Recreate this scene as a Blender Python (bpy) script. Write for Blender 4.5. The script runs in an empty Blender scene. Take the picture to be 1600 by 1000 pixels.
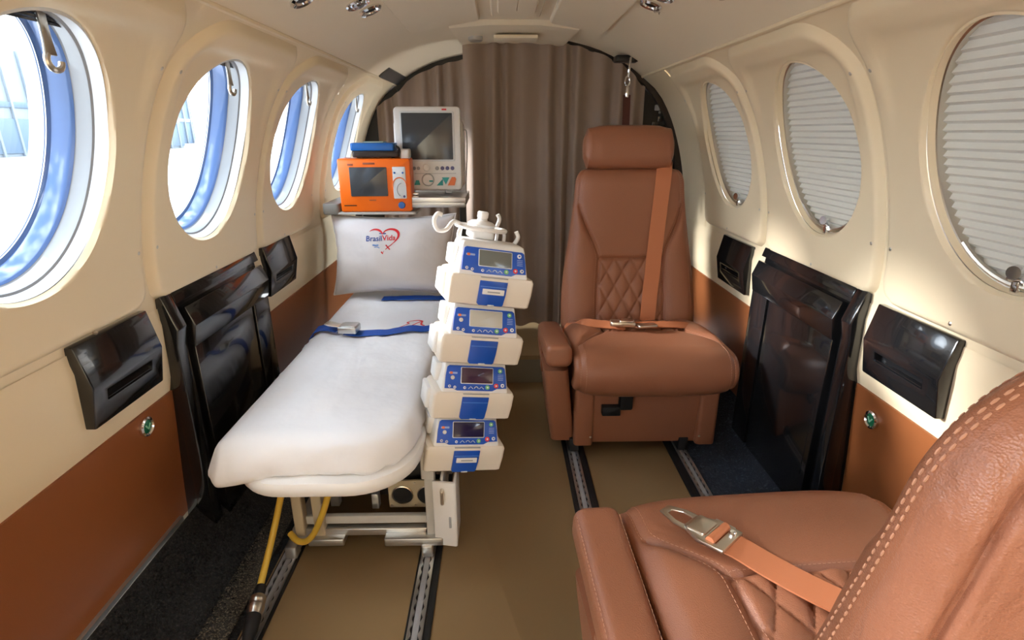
import bpy, bmesh, math, random
from mathutils import Vector, Matrix, noise
PI = math.pi
rnd = random.Random(7)
scene = bpy.context.scene
COL = scene.collection

# ------------------------------------------------------------------ camera
cam_d = bpy.data.cameras.new('camera')
cam_d.sensor_width = 36.0
cam_d.lens = 850.0 / 1600.0 * 36.0
cam_d.clip_start = 0.02
cam_d.clip_end = 500
cam = bpy.data.objects.new('camera', cam_d)
COL.objects.link(cam)
cam.location = (0, 0, 0.90)
cam.rotation_euler = (math.radians(90 - 19.14), 0, math.radians(-1.146))
scene.camera = cam

# ------------------------------------------------------------------ sky, sun, exposure
world = bpy.data.worlds.new('sky')
scene.world = world
world.use_nodes = True
wn = world.node_tree
for n in list(wn.nodes):
    wn.nodes.remove(n)
wo = wn.nodes.new('ShaderNodeOutputWorld')
wb = wn.nodes.new('ShaderNodeBackground')
wtc = wn.nodes.new('ShaderNodeTexCoord')
wns = wn.nodes.new('ShaderNodeTexNoise')
wns.inputs['Scale'].default_value = 4.0
wns.inputs['Detail'].default_value = 5.0
wrp = wn.nodes.new('ShaderNodeValToRGB')
wrp.color_ramp.elements[0].position = 0.42
wrp.color_ramp.elements[0].color = (0.075, 0.105, 0.14, 1)
wrp.color_ramp.elements[1].position = 0.66
wrp.color_ramp.elements[1].color = (0.90, 0.96, 1.0, 1)
wb.inputs['Strength'].default_value = 7.0
wn.links.new(wtc.outputs['Generated'], wns.inputs['Vector'])
wn.links.new(wns.outputs['Fac'], wrp.inputs['Fac'])
wn.links.new(wrp.outputs['Color'], wb.inputs['Color'])
wn.links.new(wb.outputs['Background'], wo.inputs['Surface'])

sun_d = bpy.data.lights.new('sun', 'SUN')
sun_d.energy = 3.5
sun_d.angle = math.radians(9)
sun_d.color = (1.0, 0.97, 0.93)
sun = bpy.data.objects.new('sun', sun_d)
COL.objects.link(sun)
sun.rotation_euler = (0, math.radians(-72), math.radians(-12))

vs = scene.view_settings
vs.view_transform = 'Standard'
vs.look = 'None'
vs.gamma = 1.0
vs.use_curve_mapping = False
vs.exposure = 1.95

# ------------------------------------------------------------------ materials
MATS = {}
def mat(name, col, rough=0.5, metal=0.0, spec=0.5, coat=0.0, coat_rough=0.05, bump=None, var=None, trans=0.0, ior=1.45, emit=None, sheen=0.0, alpha=1.0):
    if name in MATS:
        return MATS[name]
    m = bpy.data.materials.new(name)
    m.use_nodes = True
    nt = m.node_tree
    b = nt.nodes['Principled BSDF']
    b.inputs['Base Color'].default_value = (*col, 1)
    b.inputs['Roughness'].default_value = rough
    b.inputs['Metallic'].default_value = metal
    b.inputs['Specular IOR Level'].default_value = spec
    b.inputs['Coat Weight'].default_value = coat
    b.inputs['Coat Roughness'].default_value = coat_rough
    b.inputs['Transmission Weight'].default_value = trans
    b.inputs['IOR'].default_value = ior
    b.inputs['Sheen Weight'].default_value = sheen
    b.inputs['Alpha'].default_value = alpha
    if emit:
        b.inputs['Emission Color'].default_value = (*emit[0], 1)
        b.inputs['Emission Strength'].default_value = emit[1]
    tc = None
    if bump or var:
        tc = nt.nodes.new('ShaderNodeTexCoord')
    if var:      # (scale, second colour, low, high)
        ns = nt.nodes.new('ShaderNodeTexNoise')
        ns.inputs['Scale'].default_value = var[0]
        ns.inputs['Detail'].default_value = 4
        rp = nt.nodes.new('ShaderNodeValToRGB')
        rp.color_ramp.elements[0].position = var[2]
        rp.color_ramp.elements[0].color = (*col, 1)
        rp.color_ramp.elements[1].position = var[3]
        rp.color_ramp.elements[1].color = (*var[1], 1)
        nt.links.new(tc.outputs['Object'], ns.inputs['Vector'])
        nt.links.new(ns.outputs['Fac'], rp.inputs['Fac'])
        nt.links.new(rp.outputs['Color'], b.inputs['Base Color'])
    if bump:     # list of (kind, scale, distance, stretch)
        prev = None
        for kind, sc, dist, st in bump:
            mp = nt.nodes.new('ShaderNodeMapping')
            mp.inputs['Scale'].default_value = st
            nt.links.new(tc.outputs['Object'], mp.inputs['Vector'])
            if kind == 'noise':
                tx = nt.nodes.new('ShaderNodeTexNoise')
                tx.inputs['Scale'].default_value = sc
                tx.inputs['Detail'].default_value = 3
                out = tx.outputs['Fac']
            else:
                tx = nt.nodes.new('ShaderNodeTexVoronoi')
                tx.inputs['Scale'].default_value = sc
                out = tx.outputs['Distance']
            nt.links.new(mp.outputs['Vector'], tx.inputs['Vector'])
            bp = nt.nodes.new('ShaderNodeBump')
            bp.inputs['Strength'].default_value = 1.0
            bp.inputs['Distance'].default_value = dist
            nt.links.new(out, bp.inputs['Height'])
            if prev:
                nt.links.new(prev.outputs['Normal'], bp.inputs['Normal'])
            prev = bp
        nt.links.new(prev.outputs['Normal'], b.inputs['Normal'])
    MATS[name] = m
    return m

U = (1, 1, 1)
M_cream = mat('cream_plastic', (0.86, 0.72, 0.50), 0.38, spec=0.4)
M_ceil = mat('cream_headliner', (0.86, 0.745, 0.565), 0.5, spec=0.3)
M_wains = mat('brown_laminate', (0.28, 0.090, 0.028), 0.42, bump=[('noise', 900, 0.0002, U)])
M_leather = mat('brown_leather', (0.32, 0.125, 0.066), 0.36, spec=0.45, bump=[('vor', 700, 0.0003, U)])
M_leather_w = mat('brown_leather_wrinkled', (0.33, 0.135, 0.078), 0.33, spec=0.5, bump=[('noise', 14, 0.012, (1.6, 1, 0.5)), ('noise', 45, 0.0050, (1.5, 1, 0.35)), ('vor', 700, 0.0003, U)])
M_stitch = mat('stitch_thread', (0.52, 0.26, 0.16), 0.7)
M_belt = mat('copper_webbing', (0.55, 0.19, 0.085), 0.5, bump=[('noise', 800, 0.0002, U)])
M_floor = mat('tan_vinyl', (0.27, 0.175, 0.084), 0.42, spec=0.4, bump=[('noise', 1200, 0.0001, U)])
M_step = mat('step_vinyl', (0.20, 0.165, 0.115), 0.5)
M_carpet = mat('black_carpet', (0.012, 0.012, 0.013), 0.95, bump=[('noise', 160, 0.006, U)], var=(260, (0.035, 0.034, 0.032), 0.52, 0.7))
M_carpetb = mat('navy_carpet', (0.018, 0.026, 0.042), 0.95, bump=[('noise', 160, 0.005, U)], var=(120, (0.07, 0.09, 0.12), 0.55, 0.75))
M_mesh = mat('woven_strip', (0.03, 0.026, 0.02), 0.8, bump=[('noise', 220, 0.004, (0.3, 1, 1))], var=(320, (0.16, 0.13, 0.09), 0.5, 0.66))
M_black = mat('black_lacquer', (0.008, 0.008, 0.009), 0.16, spec=0.6, coat=0.6, coat_rough=0.04)
M_blackm = mat('black_matte', (0.010, 0.010, 0.011), 0.55)
M_dark = mat('dark_frame', (0.012, 0.011, 0.010), 0.35)
M_alu = mat('aluminium', (0.62, 0.62, 0.61), 0.32, metal=0.9)
M_chrome = mat('chrome', (0.80, 0.80, 0.81), 0.10, metal=1.0)
M_steel = mat('satin_steel', (0.66, 0.61, 0.53), 0.28, metal=1.0)
M_sheet = mat('white_cotton', (0.84, 0.84, 0.87), 0.85, sheen=0.2, bump=[('noise', 14, 0.004, U), ('noise', 1400, 0.0001, U)])
M_pillow = mat('pillow_cotton', (0.74, 0.71, 0.72), 0.88, sheen=0.2, bump=[('noise', 11, 0.006, U)])
M_white = mat('white_plastic', (0.82, 0.80, 0.78), 0.35)
M_offw = mat('ivory_plastic', (0.78, 0.70, 0.60), 0.4)
M_wgrey = mat('grey_white_ring', (0.72, 0.74, 0.75), 0.3)
M_blueP = mat('blue_panel', (0.022, 0.10, 0.52), 0.3)
M_blueD = mat('blue_door', (0.012, 0.085, 0.46), 0.3)
M_strap = mat('blue_webbing', (0.006, 0.075, 0.40), 0.6)
M_blue = mat('blue_plastic', (0.010, 0.12, 0.42), 0.35)
M_orange = mat('orange_plastic', (0.93, 0.165, 0.008), 0.35)
M_red = mat('red_print', (0.70, 0.02, 0.03), 0.5)
M_navy = mat('navy_print', (0.015, 0.06, 0.30), 0.5)
M_green = mat('green_glass', (0.01, 0.16, 0.075), 0.12, coat=0.6)
M_screen = mat('dark_screen', (0.055, 0.062, 0.070), 0.12, spec=0.7)
M_teal = mat('teal_key', (0.02, 0.36, 0.36), 0.4)
M_orkey = mat('orange_key', (0.85, 0.20, 0.06), 0.4)
M_purple = mat('purple_key', (0.10, 0.09, 0.22), 0.4)
M_gkey = mat('grey_key', (0.35, 0.35, 0.36), 0.4)
M_grnkey = mat('green_key', (0.20, 0.55, 0.20), 0.4)
M_redkey = mat('red_key', (0.75, 0.05, 0.06), 0.4)
M_shade = mat('pleated_shade', (0.66, 0.63, 0.565), 0.8)
def translucent(m, col, fac):
    nt = m.node_tree; b = nt.nodes['Principled BSDF']; t = nt.nodes.new('ShaderNodeBsdfTranslucent'); t.inputs['Color'].default_value = (*col, 1)
    mx = nt.nodes.new('ShaderNodeMixShader'); mx.inputs['Fac'].default_value = fac
    nt.links.new(b.outputs['BSDF'], mx.inputs[1]); nt.links.new(t.outputs['BSDF'], mx.inputs[2]); nt.links.new(mx.outputs['Shader'], nt.nodes['Material Output'].inputs['Surface'])
translucent(M_shade, (0.66, 0.65, 0.61), 0.015)
M_curtain = mat('taupe_curtain', (0.32, 0.24, 0.19), 0.75, sheen=0.15, bump=[('noise', 500, 0.0003, U)])
M_hose = mat('yellow_hose', (0.62, 0.40, 0.05), 0.45)
M_beige = mat('beige_metal', (0.50, 0.42, 0.29), 0.45)
M_grime = mat('grey_painted_metal', (0.55, 0.53, 0.49), 0.4)
M_blueRing = mat('blue_tinted_ring', (0.085, 0.145, 0.30), 0.12, spec=0.6)
M_concrete = mat('apron_concrete', (0.32, 0.30, 0.285), 0.9)
M_hangar = mat('hangar_panel', (0.16, 0.185, 0.205), 0.7)
M_hblue = mat('hangar_blue', (0.075, 0.11, 0.15), 0.7)

def glass_mat():
    m = bpy.data.materials.new('window_glass')
    m.use_nodes = True
    nt = m.node_tree
    nt.nodes.remove(nt.nodes['Principled BSDF'])
    t = nt.nodes.new('ShaderNodeBsdfTransparent')
    t.inputs['Color'].default_value = (0.97, 0.985, 1, 1)
    g = nt.nodes.new('ShaderNodeBsdfGlossy')
    g.inputs['Roughness'].default_value = 0.02
    mx = nt.nodes.new('ShaderNodeMixShader')
    mx.inputs['Fac'].default_value = 0.06
    nt.links.new(t.outputs['BSDF'], mx.inputs[1])
    nt.links.new(g.outputs['BSDF'], mx.inputs[2])
    nt.links.new(mx.outputs['Shader'], nt.nodes['Material Output'].inputs['Surface'])
    return m
M_glass = glass_mat()

# ------------------------------------------------------------------ helpers
def tag(o, label=None, cat=None, group=None, kind=None):
    if label: o['label'] = label
    if cat: o['category'] = cat
    if group: o['group'] = group
    if kind: o['kind'] = kind
    return o
def empty(name, loc=(0, 0, 0), rot=(0, 0, 0)):
    o = bpy.data.objects.new(name, None)
    o.empty_display_size = 0.05
    COL.objects.link(o)
    o.location = loc
    o.rotation_euler = rot
    return o
def link(name, me, m, parent=None, loc=None, rot=None):
    o = bpy.data.objects.new(name, me)
    COL.objects.link(o)
    if m and not me.materials:
        me.materials.append(m)
    if parent: o.parent = parent
    if loc: o.location = loc
    if rot: o.rotation_euler = rot
    return o
class MB:
    def __init__(s):
        s.v = []; s.f = []
    def add(s, vs, fs):
        k = len(s.v)
        s.v += [tuple(p) for p in vs]
        s.f += [tuple(i + k for i in f) for f in fs]
        return s
    def loft(s, rings, closed=True, cap0=True, cap1=True):
        n = len(rings[0]); k = len(s.v)
        for r in rings: s.v += [tuple(p) for p in r]
        m = n if closed else n - 1
        for a in range(len(rings) - 1):
            for i in range(m):
                j = (i + 1) % n
                s.f.append((k + a*n + i, k + a*n + j, k + (a+1)*n + j, k + (a+1)*n + i))
        if closed and cap0: s.f.append(tuple(k + i for i in reversed(range(n))))
        if closed and cap1: s.f.append(tuple(k + (len(rings)-1)*n + i for i in range(n)))
        return s
    def rbox(s, x0, x1, y0, y1, z0, z1, r=0.005, b=0.002, axis='z', n=4, seg=2):
        """rounded box; r rounds the corners of the section across `axis`, b its two end edges"""
        if axis == 'z': a0, a1, b0, b1, c0, c1 = x0, x1, y0, y1, z0, z1
        elif axis == 'y': a0, a1, b0, b1, c0, c1 = z0, z1, x0, x1, y0, y1
        else: a0, a1, b0, b1, c0, c1 = y0, y1, z0, z1, x0, x1
        r = min(r, (a1-a0)/2 - 1e-5, (b1-b0)/2 - 1e-5); b = min(b, (c1-c0)/2 - 1e-6)
        rings = []
        prof = []
        for i in range(seg + 1):
            t = PI/2 * i / seg
            prof.append((b*(1-math.sin(t)), c0 + b*(1-math.cos(t))))
        for i in range(seg + 1):
            t = PI/2 * (1 - i/seg)
            prof.append((b*(1-math.sin(t)), c1 - b*(1-math.cos(t))))
        for ins, c in prof:
            ring = []
            for (p, q) in rrect(a0+ins, a1-ins, b0+ins, b1-ins, [max(r-ins, 1e-4)]*4, n):
                ring.append({'z': (p, q, c), 'y': (q, c, p), 'x': (c, p, q)}[axis])
            rings.append(ring)
        return s.loft(rings)
    def tube(s, path, rad, n=10, cap=True):
        path = [Vector(p) for p in path]
        rings = []
        t0 = (path[1]-path[0]).normalized()
        u = t0.orthogonal().normalized()
        for i, p in enumerate(path):
            a = path[max(i-1, 0)]; c = path[min(i+1, len(path)-1)]
            t = (c-a).normalized()
            u = (u - t*u.dot(t)).normalized()
            w = t.cross(u)
            rr = rad[i] if isinstance(rad, (list, tuple)) else rad
            rings.append([p + (u*math.cos(2*PI*k/n) + w*math.sin(2*PI*k/n))*rr for k in range(n)])
        return s.loft(rings, cap0=cap, cap1=cap)
    def lathe(s, prof, n=24, origin=(0, 0, 0), axis=(0, 0, 1), cap=True):
        ax = Vector(axis).normalized(); u = ax.orthogonal().normalized(); w = ax.cross(u); o = Vector(origin)
        return s.loft([[o + ax*h + (u*math.cos(2*PI*k/n) + w*math.sin(2*PI*k/n))*max(r, 1e-5) for k in range(n)] for r, h in prof], cap0=cap, cap1=cap)
    def ribbon(s, path, wdir, width, thick):
        """flat band: path of points, wdir = width direction(s), thickness along the band normal"""
        path = [Vector(p) for p in path]; rings = []
        for i, p in enumerate(path):
            a = path[max(i-1, 0)]; c = path[min(i+1, len(path)-1)]
            t = (c-a).normalized()
            w = Vector(wdir[i] if isinstance(wdir[0], (list, tuple, Vector)) else wdir)
            w = (w - t*w.dot(t)).normalized(); nn = t.cross(w)
            h = width/2; k = thick/2
            rings.append([p + w*h + nn*k, p - w*h + nn*k, p - w*h - nn*k, p + w*h - nn*k])
        return s.loft(rings)
    def prism(s, poly, fn, c0, c1):
        return s.loft([[fn(p, q, c0) for p, q in poly], [fn(p, q, c1) for p, q in poly]])
    def xf(s, mtx):
        s.v = [tuple(mtx @ Vector(p)) for p in s.v]
        return s
    def mesh(s, name, smooth=40, bevel=None, fix=True):
        me = bpy.data.meshes.new(name)
        me.from_pydata(s.v, [], s.f)
        bm = bmesh.new(); bm.from_mesh(me)
        if fix:
            bmesh.ops.recalc_face_normals(bm, faces=bm.faces)
        if bevel:
            es = [e for e in bm.edges if len(e.link_faces) == 2 and e.calc_face_angle(0) > math.radians(25)]
            bmesh.ops.bevel(bm, geom=es, offset=bevel, segments=2, affect='EDGES', profile=0.5, clamp_overlap=True)
        if smooth:
            lim = math.radians(smooth)
            for f in bm.faces: f.smooth = True
            for e in bm.edges:
                if len(e.link_faces) == 2 and e.calc_face_angle(0) > lim: e.smooth = False
        bm.to_mesh(me); bm.free()
        return me
    def obj(s, name, m, parent=None, loc=None, rot=None, smooth=40, bevel=None, fix=True):
        return link(name, s.mesh(name, smooth, bevel, fix), m, parent, loc, rot)

def rrect(x0, x1, y0, y1, rs, n=5):
    """rounded rectangle, corners in order (x1,y1),(x0,y1),(x0,y0),(x1,y0)"""
    out = []
    for (cx, cy, sx, sy, a0), r in zip(((x1, y1, -1, -1, 0), (x0, y1, 1, -1, 90), (x0, y0, 1, 1, 180), (x1, y0, -1, 1, 270)), rs):
        for i in range(n + 1):
            a = math.radians(a0 + 90*i/n)
            out.append((cx + sx*r + r*math.cos(a), cy + sy*r + r*math.sin(a)))
    return out
def bez(pts, n=24):
    """Catmull-Rom through points"""
    P = [Vector(p) for p in pts]; P = [P[0]*2-P[1]] + P + [P[-1]*2-P[-2]]
    out = []
    segs = len(P) - 3
    per = max(2, n // segs)
    for i in range(segs):
        a, b, c, d = P[i:i+4]
        for k in range(per):
            t = k/per
            out.append(0.5*((2*b) + (c-a)*t + (2*a-5*b+4*c-d)*t*t + (3*b-a-3*c+d)*t**3))
    out.append(P[-2])
    return out
def sm(a, b, x):
    t = max(0.0, min(1.0, (x-a)/(b-a)))
    return t*t*(3-2*t)
def interp(tab, x):
    """smooth monotone-ish cubic through (x, y) table, x ascending"""
    if x <= tab[0][0]: return tab[0][1] + (x-tab[0][0])*(tab[1][1]-tab[0][1])/(tab[1][0]-tab[0][0])
    if x >= tab[-1][0]: return tab[-1][1] + (x-tab[-1][0])*(tab[-1][1]-tab[-2][1])/(tab[-1][0]-tab[-2][0])
    for i in range(len(tab)-1):
        if x <= tab[i+1][0]:
            x0, y0 = tab[i]; x1, y1 = tab[i+1]
            d = (y1-y0)/(x1-x0)
            dl = (y0-tab[i-1][1])/(x0-tab[i-1][0]) if i > 0 else d
            dr = (tab[i+2][1]-y1)/(tab[i+2][0]-x1) if i+2 < len(tab) else d
            m0 = 0 if dl*d <= 0 else 2*dl*d/(dl+d)
            m1 = 0 if dr*d <= 0 else 2*dr*d/(dr+d)
            h = x1-x0; t = (x-x0)/h
            return (2*t**3-3*t*t+1)*y0 + (t**3-2*t*t+t)*h*m0 + (3*t*t-2*t**3)*y1 + (t**3-t*t)*h*m1
def copy_tree(o, parent=None):
    c = o.copy(); COL.objects.link(c)
    c.parent = parent
    for ch in list(o.children):
        copy_tree(ch, c)
    return c

# ================================================================== THE CABIN SHELL
XC = 0.035
Y_AFT = -1.30
HALF = [(-0.03, 0.735), (0.115, 0.728), (0.41, 0.703), (0.60, 0.690), (0.68, 0.684), (0.78, 0.665), (0.90, 0.628), (1.011, 0.571), (1.077, 0.510), (1.10, 0.480)]
def half(z): return interp(HALF, z)
def wp(side, y, z, n=0.0):
    h = half(z); dh = (half(z+0.004) - half(z-0.004))/0.008
    L = math.hypot(1, dh)
    return (XC + side*(h - n/L), y, z + n*dh/L)
def struct(name, mb, m, parent=None, **k):
    o = mb.obj(name, m, parent, **k)
    if parent is None: o['kind'] = 'structure'
    return o

# --- floor
mb = MB(); mb.rbox(-0.50, 0.60, Y_AFT, 2.7, -0.03, 0.0, 0.001, 0.001)
floor = struct('floor', mb, M_floor)
mb = MB()
ring = lambda y: [(XC-0.705, y, 0.128), (XC-0.66, y, 0.075), (XC-0.60, y, 0.022), (XC-0.535, y, -0.002), (XC-0.535, y, -0.03), (XC-0.705, y, 0.09)]
mb.loft([ring(Y_AFT + (2.7-Y_AFT)*i/6) for i in range(7)])
struct('carpet', mb, M_carpet, floor)['label'] = 'black outboard carpet'
# woven strip at the foot of the carpet
mb = MB(); mb.loft([[(-0.60, y, 0.026), (-0.565, y, 0.022), (-0.515, y, 0.006), (-0.515, y, 0.0), (-0.60, y, 0.0)] for y in (Y_AFT, 0.5, 1.3)])
struct('woven_strip', mb, M_mesh, floor)
mb = MB()
mb.loft([[(XC+0.50, y, 0.002), (XC+0.62, y, 0.012), (XC+0.70, y, 0.075), (XC+0.73, y, 0.09), (XC+0.73, y, -0.03), (XC+0.50, y, -0.03)] for y in (Y_AFT, 0.5, 1.2, 2.2)])
struct('carpet', mb, M_carpetb, floor)['label'] = 'dark blue outboard carpet'
# carpet tufts on the black carpet (pile)
mb = MB()
for i in range(5200):
    y = 0.55 + rnd.random()*0.55; t = rnd.random()
    x = XC - 0.70 + t*0.155
    z = interp([(-0.705, 0.128), (-0.66, 0.075), (-0.60, 0.022), (-0.535, -0.002)], x-XC)
    a = rnd.random()*6.28; l = 0.002 + rnd.random()*0.004
    dx, dy = math.cos(a)*l, math.sin(a)*l
    mb.add([(x-dx*.3, y-dy*.3, z-.001), (x+dy*.25, y-dx*.25, z+.004), (x+dx, y+dy, z+.002), (x-dy*.25, y+dx*.25, z+.003)], [(0, 1, 2), (0, 2, 3)])
o = mb.obj('carpet_pile', M_carpet, floor, smooth=None, fix=False); o['kind'] = 'stuff'
# step up to the flight deck
mb = MB(); mb.rbox(-0.55, 0.60, 1.868, 1.89, 0.0, 0.105, 0.001, 0.004, axis='x')
struct('step_riser', mb, M_step, floor)
mb = MB(); mb.rbox(-0.62, 0.68, 1.866, 2.7, 0.095, 0.112, 0.001, 0.004, axis='x')
struct('step_tread', mb, M_floor, floor)
# seat tracks let into the floor: two flanges with scalloped inner edges in a dark channel
def seat_track(x, y0, y1, parent):
    t = empty('seat_track', (x, 0, 0)); t.parent = parent
    mb = MB(); mb.rbox(-0.020, 0.022, y0, y1, 0.0005, 0.003, 0.001, 0.0005); mb.obj('channel', M_blackm, t)
    for s in (-1, 1):
        mb = MB(); poly = [(s*0.015, y0), (s*0.015, y1)]
        n = int((y1-y0)/0.004); inner = []
        for i in range(n+1):
            y = y1 - (y1-y0)*i/n
            ph = (y/0.0254) % 1.0
            inner.append((s*(0.0062 + 0.0042*(0.5+0.5*math.cos(2*PI*ph))**0.7), y))
        outer = [(s*0.015, p[1]) for p in inner]
        k = 0
        rings = []
        for (ix, iy), (ox, oy) in zip(inner, outer):
            rings.append([(ix, iy, 0.003), (ox, oy, 0.003), (ox, oy, 0.0075), (ix, iy, 0.0075)])
        mb.loft(rings); mb.obj('flange', M_alu, t, smooth=30)
    mb = MB(); mb.rbox(-0.006, 0.006, y0, y1, 0.003, 0.004, 0.001, 0.0003); mb.obj('track_bed', M_gkey, t)
    return t
for x in (-0.475, -0.168, 0.208, 0.53):
    tag(seat_track(x, 0.30, 1.86, floor))
# dark edging strips beside the tracks
for x0, x1 in ((-0.149, -0.138), (0.180, 0.189), (0.226, 0.243), (0.49, 0.51)):
    mb = MB(); mb.rbox(x0, x1, 0.3, 1.86, 0.0003, 0.004, 0.001, 0.0008); mb.obj('edging_strip', M_blackm, floor)

# --- side walls with round windows
WR = (0.157, 0.174); WZ = 0.858
PITCH = 0.47
def ell(c, a, ay, az): return (c[0] + ay*math.cos(a), c[1] + az*math.sin(a))
def sd_rr(y, z, y0, y1, z0, z1, rs):
    """distance inside (positive) a rounded rect, rs = radii (y1z1, y0z1, y0z0, y1z0)"""
    cy, cz = (y0+y1)/2, (z0+z1)/2
    r = rs[(0 if y > cy else 1) if z > cz else (3 if y > cy else 2)]
    qx = abs(y-cy) - (y1-y0)/2 + r; qz = abs(z-cz) - (z1-z0)/2 + r
    return -(math.hypot(max(qx, 0), max(qz, 0)) + min(max(qx, qz), 0) - r)
def window_cell(mb, side, yc, y0, y1, z0, z1, hole, offf, rs=(0.001,)*4, na=112, fr=None, zc=WZ):
    """surface between an elliptic hole and a rounded rectangle on the curved wall"""
    fr = fr or [0, 0.5, 1]
    rings = [[] for _ in fr]
    angs = [2*PI*i/na for i in range(na)]
    for cy_, cz_ in ((y0, z0), (y1, z0), (y0, z1), (y1, z1)):
        a = math.atan2(cz_-zc, cy_-yc) % (2*PI)
        k = min(range(len(angs)), key=lambda i: abs(angs[i]-a)); angs[k] = a
    for a in angs:
        p = ell((yc, zc), a, *hole)
        d = (math.cos(a), math.sin(a)); lo, hi = 0.0, 0.8
        for _ in range(32):
            m_ = (lo+hi)/2
            if sd_rr(yc+d[0]*m_, zc+d[1]*m_, y0, y1, z0, z1, rs) > 0: lo = m_
            else: hi = m_
        q = (yc + d[0]*lo, zc + d[1]*lo)
        for r, f in zip(rings, fr):
            y = p[0] + (q[0]-p[0])*f; z = p[1] + (q[1]-p[1])*f
            r.append(wp(side, y, z, offf(y, z)))
    mb.loft(rings, cap0=False, cap1=False)
def strip(mb, side, y0, y1, z0, z1, nz=10, ny=2, n=0.0):
    mb.loft([[wp(side, y0+(y1-y0)*i/ny, z0+(z1-z0)*k/nz, n(y0+(y1-y0)*i/ny, z0+(z1-z0)*k/nz) if callable(n) else n) for i in range(ny+1)] for k in range(nz+1)], closed=False)

WINS = {1: [-0.215, 0.255, 0.725, 1.198, 1.672], -1: [-0.215, 0.255, 0.725, 1.192, 1.660, 2.215]}  # two aftmost on each side are unseen, added open to light the cabin
SEAMS = {1: [(-0.45, 0.016), (0.020, 0.486), (0.49, 0.986), (0.990, 1.458), (1.462, 1.925)], -1: [(-0.45, 0.016), (0.020, 0.486), (0.49, 0.978), (0.982, 1.452), (1.456, 1.90), (2.00, 2.42)]}
YEND = {1: 2.20, -1: 2.60}
NAME = {1: 'right', -1: 'left'}
WALLS = {}
for side in (1, -1):
    mb = MB()
    edges = [Y_AFT, SEAMS[side][0][0]-0.002] + [(SEAMS[side][i][1]+SEAMS[side][i+1][0])/2 for i in range(len(WINS[side])-1)]
    last = SEAMS[side][-1][1]
    edges.append(last)
    if side == 1: strip(mb, side, Y_AFT, edges[1], 0.575, 1.10, 26)      # left side omitted: unseen open doorway aft of the windows, added for light
    for i, yc in enumerate(WINS[side]):
        window_cell(mb, side, yc, edges[i+1], edges[i+2], 0.565, 1.10, (WR[0]+0.012, WR[1]+0.012), lambda y, z: -0.002, fr=[0, .25, .5, .75, 1])
    strip(mb, side, last, YEND[side], 0.575, 1.10, 26)
    ya = Y_AFT if side == 1 else -0.46
    strip(mb, side, ya, YEND[side], -0.03, 0.40, 12, 2, -0.006)
    strip(mb, side, ya, YEND[side], 0.39, 0.580, 12, 2, lambda y, z: 0.006*sm(0.575, 0.545, z)*sm(0.40, 0.44, z))
    # outer skin strips behind the lining, unseen, added to block light leaks
    strip(mb, side, ya, YEND[side], -0.03, 0.66, 16, 2, -0.022)
    strip(mb, side, ya, YEND[side], 1.043, 1.135, 6, 2, -0.022)
    bars = [e for e in edges[1:]]
    for e in bars: strip(mb, side, e-0.03, e+0.03, 0.64, 1.06, 14, 1, -0.012)
    wall = struct('wall_' + NAME[side], mb, M_cream, fix=False, smooth=35)
    WALLS[side] = wall
    # brown lower panels, one per bay
    bays = [(ya, 1.006), (1.45, 2.15 if side == 1 else 2.45)]
    for y0, y1 in bays:
        mb = MB()
        zb = 0.118 if side == -1 else 0.03
        rings = []
        for k in range(13):
            z = zb + (0.408-zb)*k/12
            rings.append([wp(side, y0, z, 0.005), wp(side, y1, z, 0.005), wp(side, y1, z, -0.004), wp(side, y0, z, -0.004)])
        mb.loft(rings)
        mb.obj('wainscot_panel', M_wains, wall, smooth=30)
    # moulded window panels
    FR = [0, .015, .03, .05, .08, .13, .2, .28, .36, .44, .52, .6, .67, .74, .8, .85, .89, .92, .945, .962, .975, .985, .993, 1]
    for i, (yc, (y0, y1)) in enumerate(zip(WINS[side], SEAMS[side])):
        y0 += 0.001; y1 -= 0.007
        mb = MB()
        z0, z1 = 0.592, 1.086
        rs = (0.055, 0.055, 0.035, 0.035)
        rs = (0.05, 0.115, 0.035, 0.045)
        def off(y, z):
            d = sd_rr(y, z, y0, y1, z0, z1, rs)
            o_ = -0.004 + 0.017*sm(0.0, 0.015, d)**0.7
            din = sd_rr(y, z, y0+0.035, y1-0.035, z0-0.30, 1.046, (0.05, 0.05, 0.05, 0.05))
            o_ -= 0.008*sm(-0.004, 0.012, din)*sm(0.86, 1.03, z)
            q = math.hypot((y-yc)/WR[0], (z-WZ)/WR[1]) - 1
            o_ -= 0.008*sm(0.030, 0.0, q)
            return o_
        window_cell(mb, side, yc, y0, y1, z0, z1, WR, off, rs, 144, FR)
        mb.obj('window_panel', M_cream, wall, fix=False, smooth=50)
        # screws
    for (y0, y1) in SEAMS[side]:
        for y_ in (y0+0.022, y1-0.028):
            for z_ in (0.70, 1.0):
                mb = MB(); p = Vector(wp(side, y_, z_, 0.012)); q = Vector(wp(side, y_, z_, 0.03)); ax = (q-p).normalized()
                mb.lathe([(0.0036, -0.002), (0.0036, 0.001), (0.0015, 0.0022)], 10, p, ax)
                mb.obj('screw', M_steel, wall)
    for y_ in ((0.82, 1.21, 1.62) if side == -1 else (0.80, 1.21, 1.70)):
        mb = MB(); p = Vector(wp(side, y_, 0.612 if y_ != 0.82 else 0.60, 0.012)); q = Vector(wp(side, y_, 0.612, 0.02)); ax = (q-p).normalized()
        mb.lathe([(0.0036, -0.002), (0.0036, 0.001), (0.0015, 0.0022)], 10, p, ax)
        mb.obj('screw', M_steel, wall)
    # ridge where the wall meets the ceiling
    mb = MB(); mb.tube([wp(side, y, 1.092, 0.002) for y in (ya, 0.5, 1.2, 2.0, YEND[side])], 0.006, 8)
    mb.obj('cornice_bead', M_cream, wall)
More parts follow.
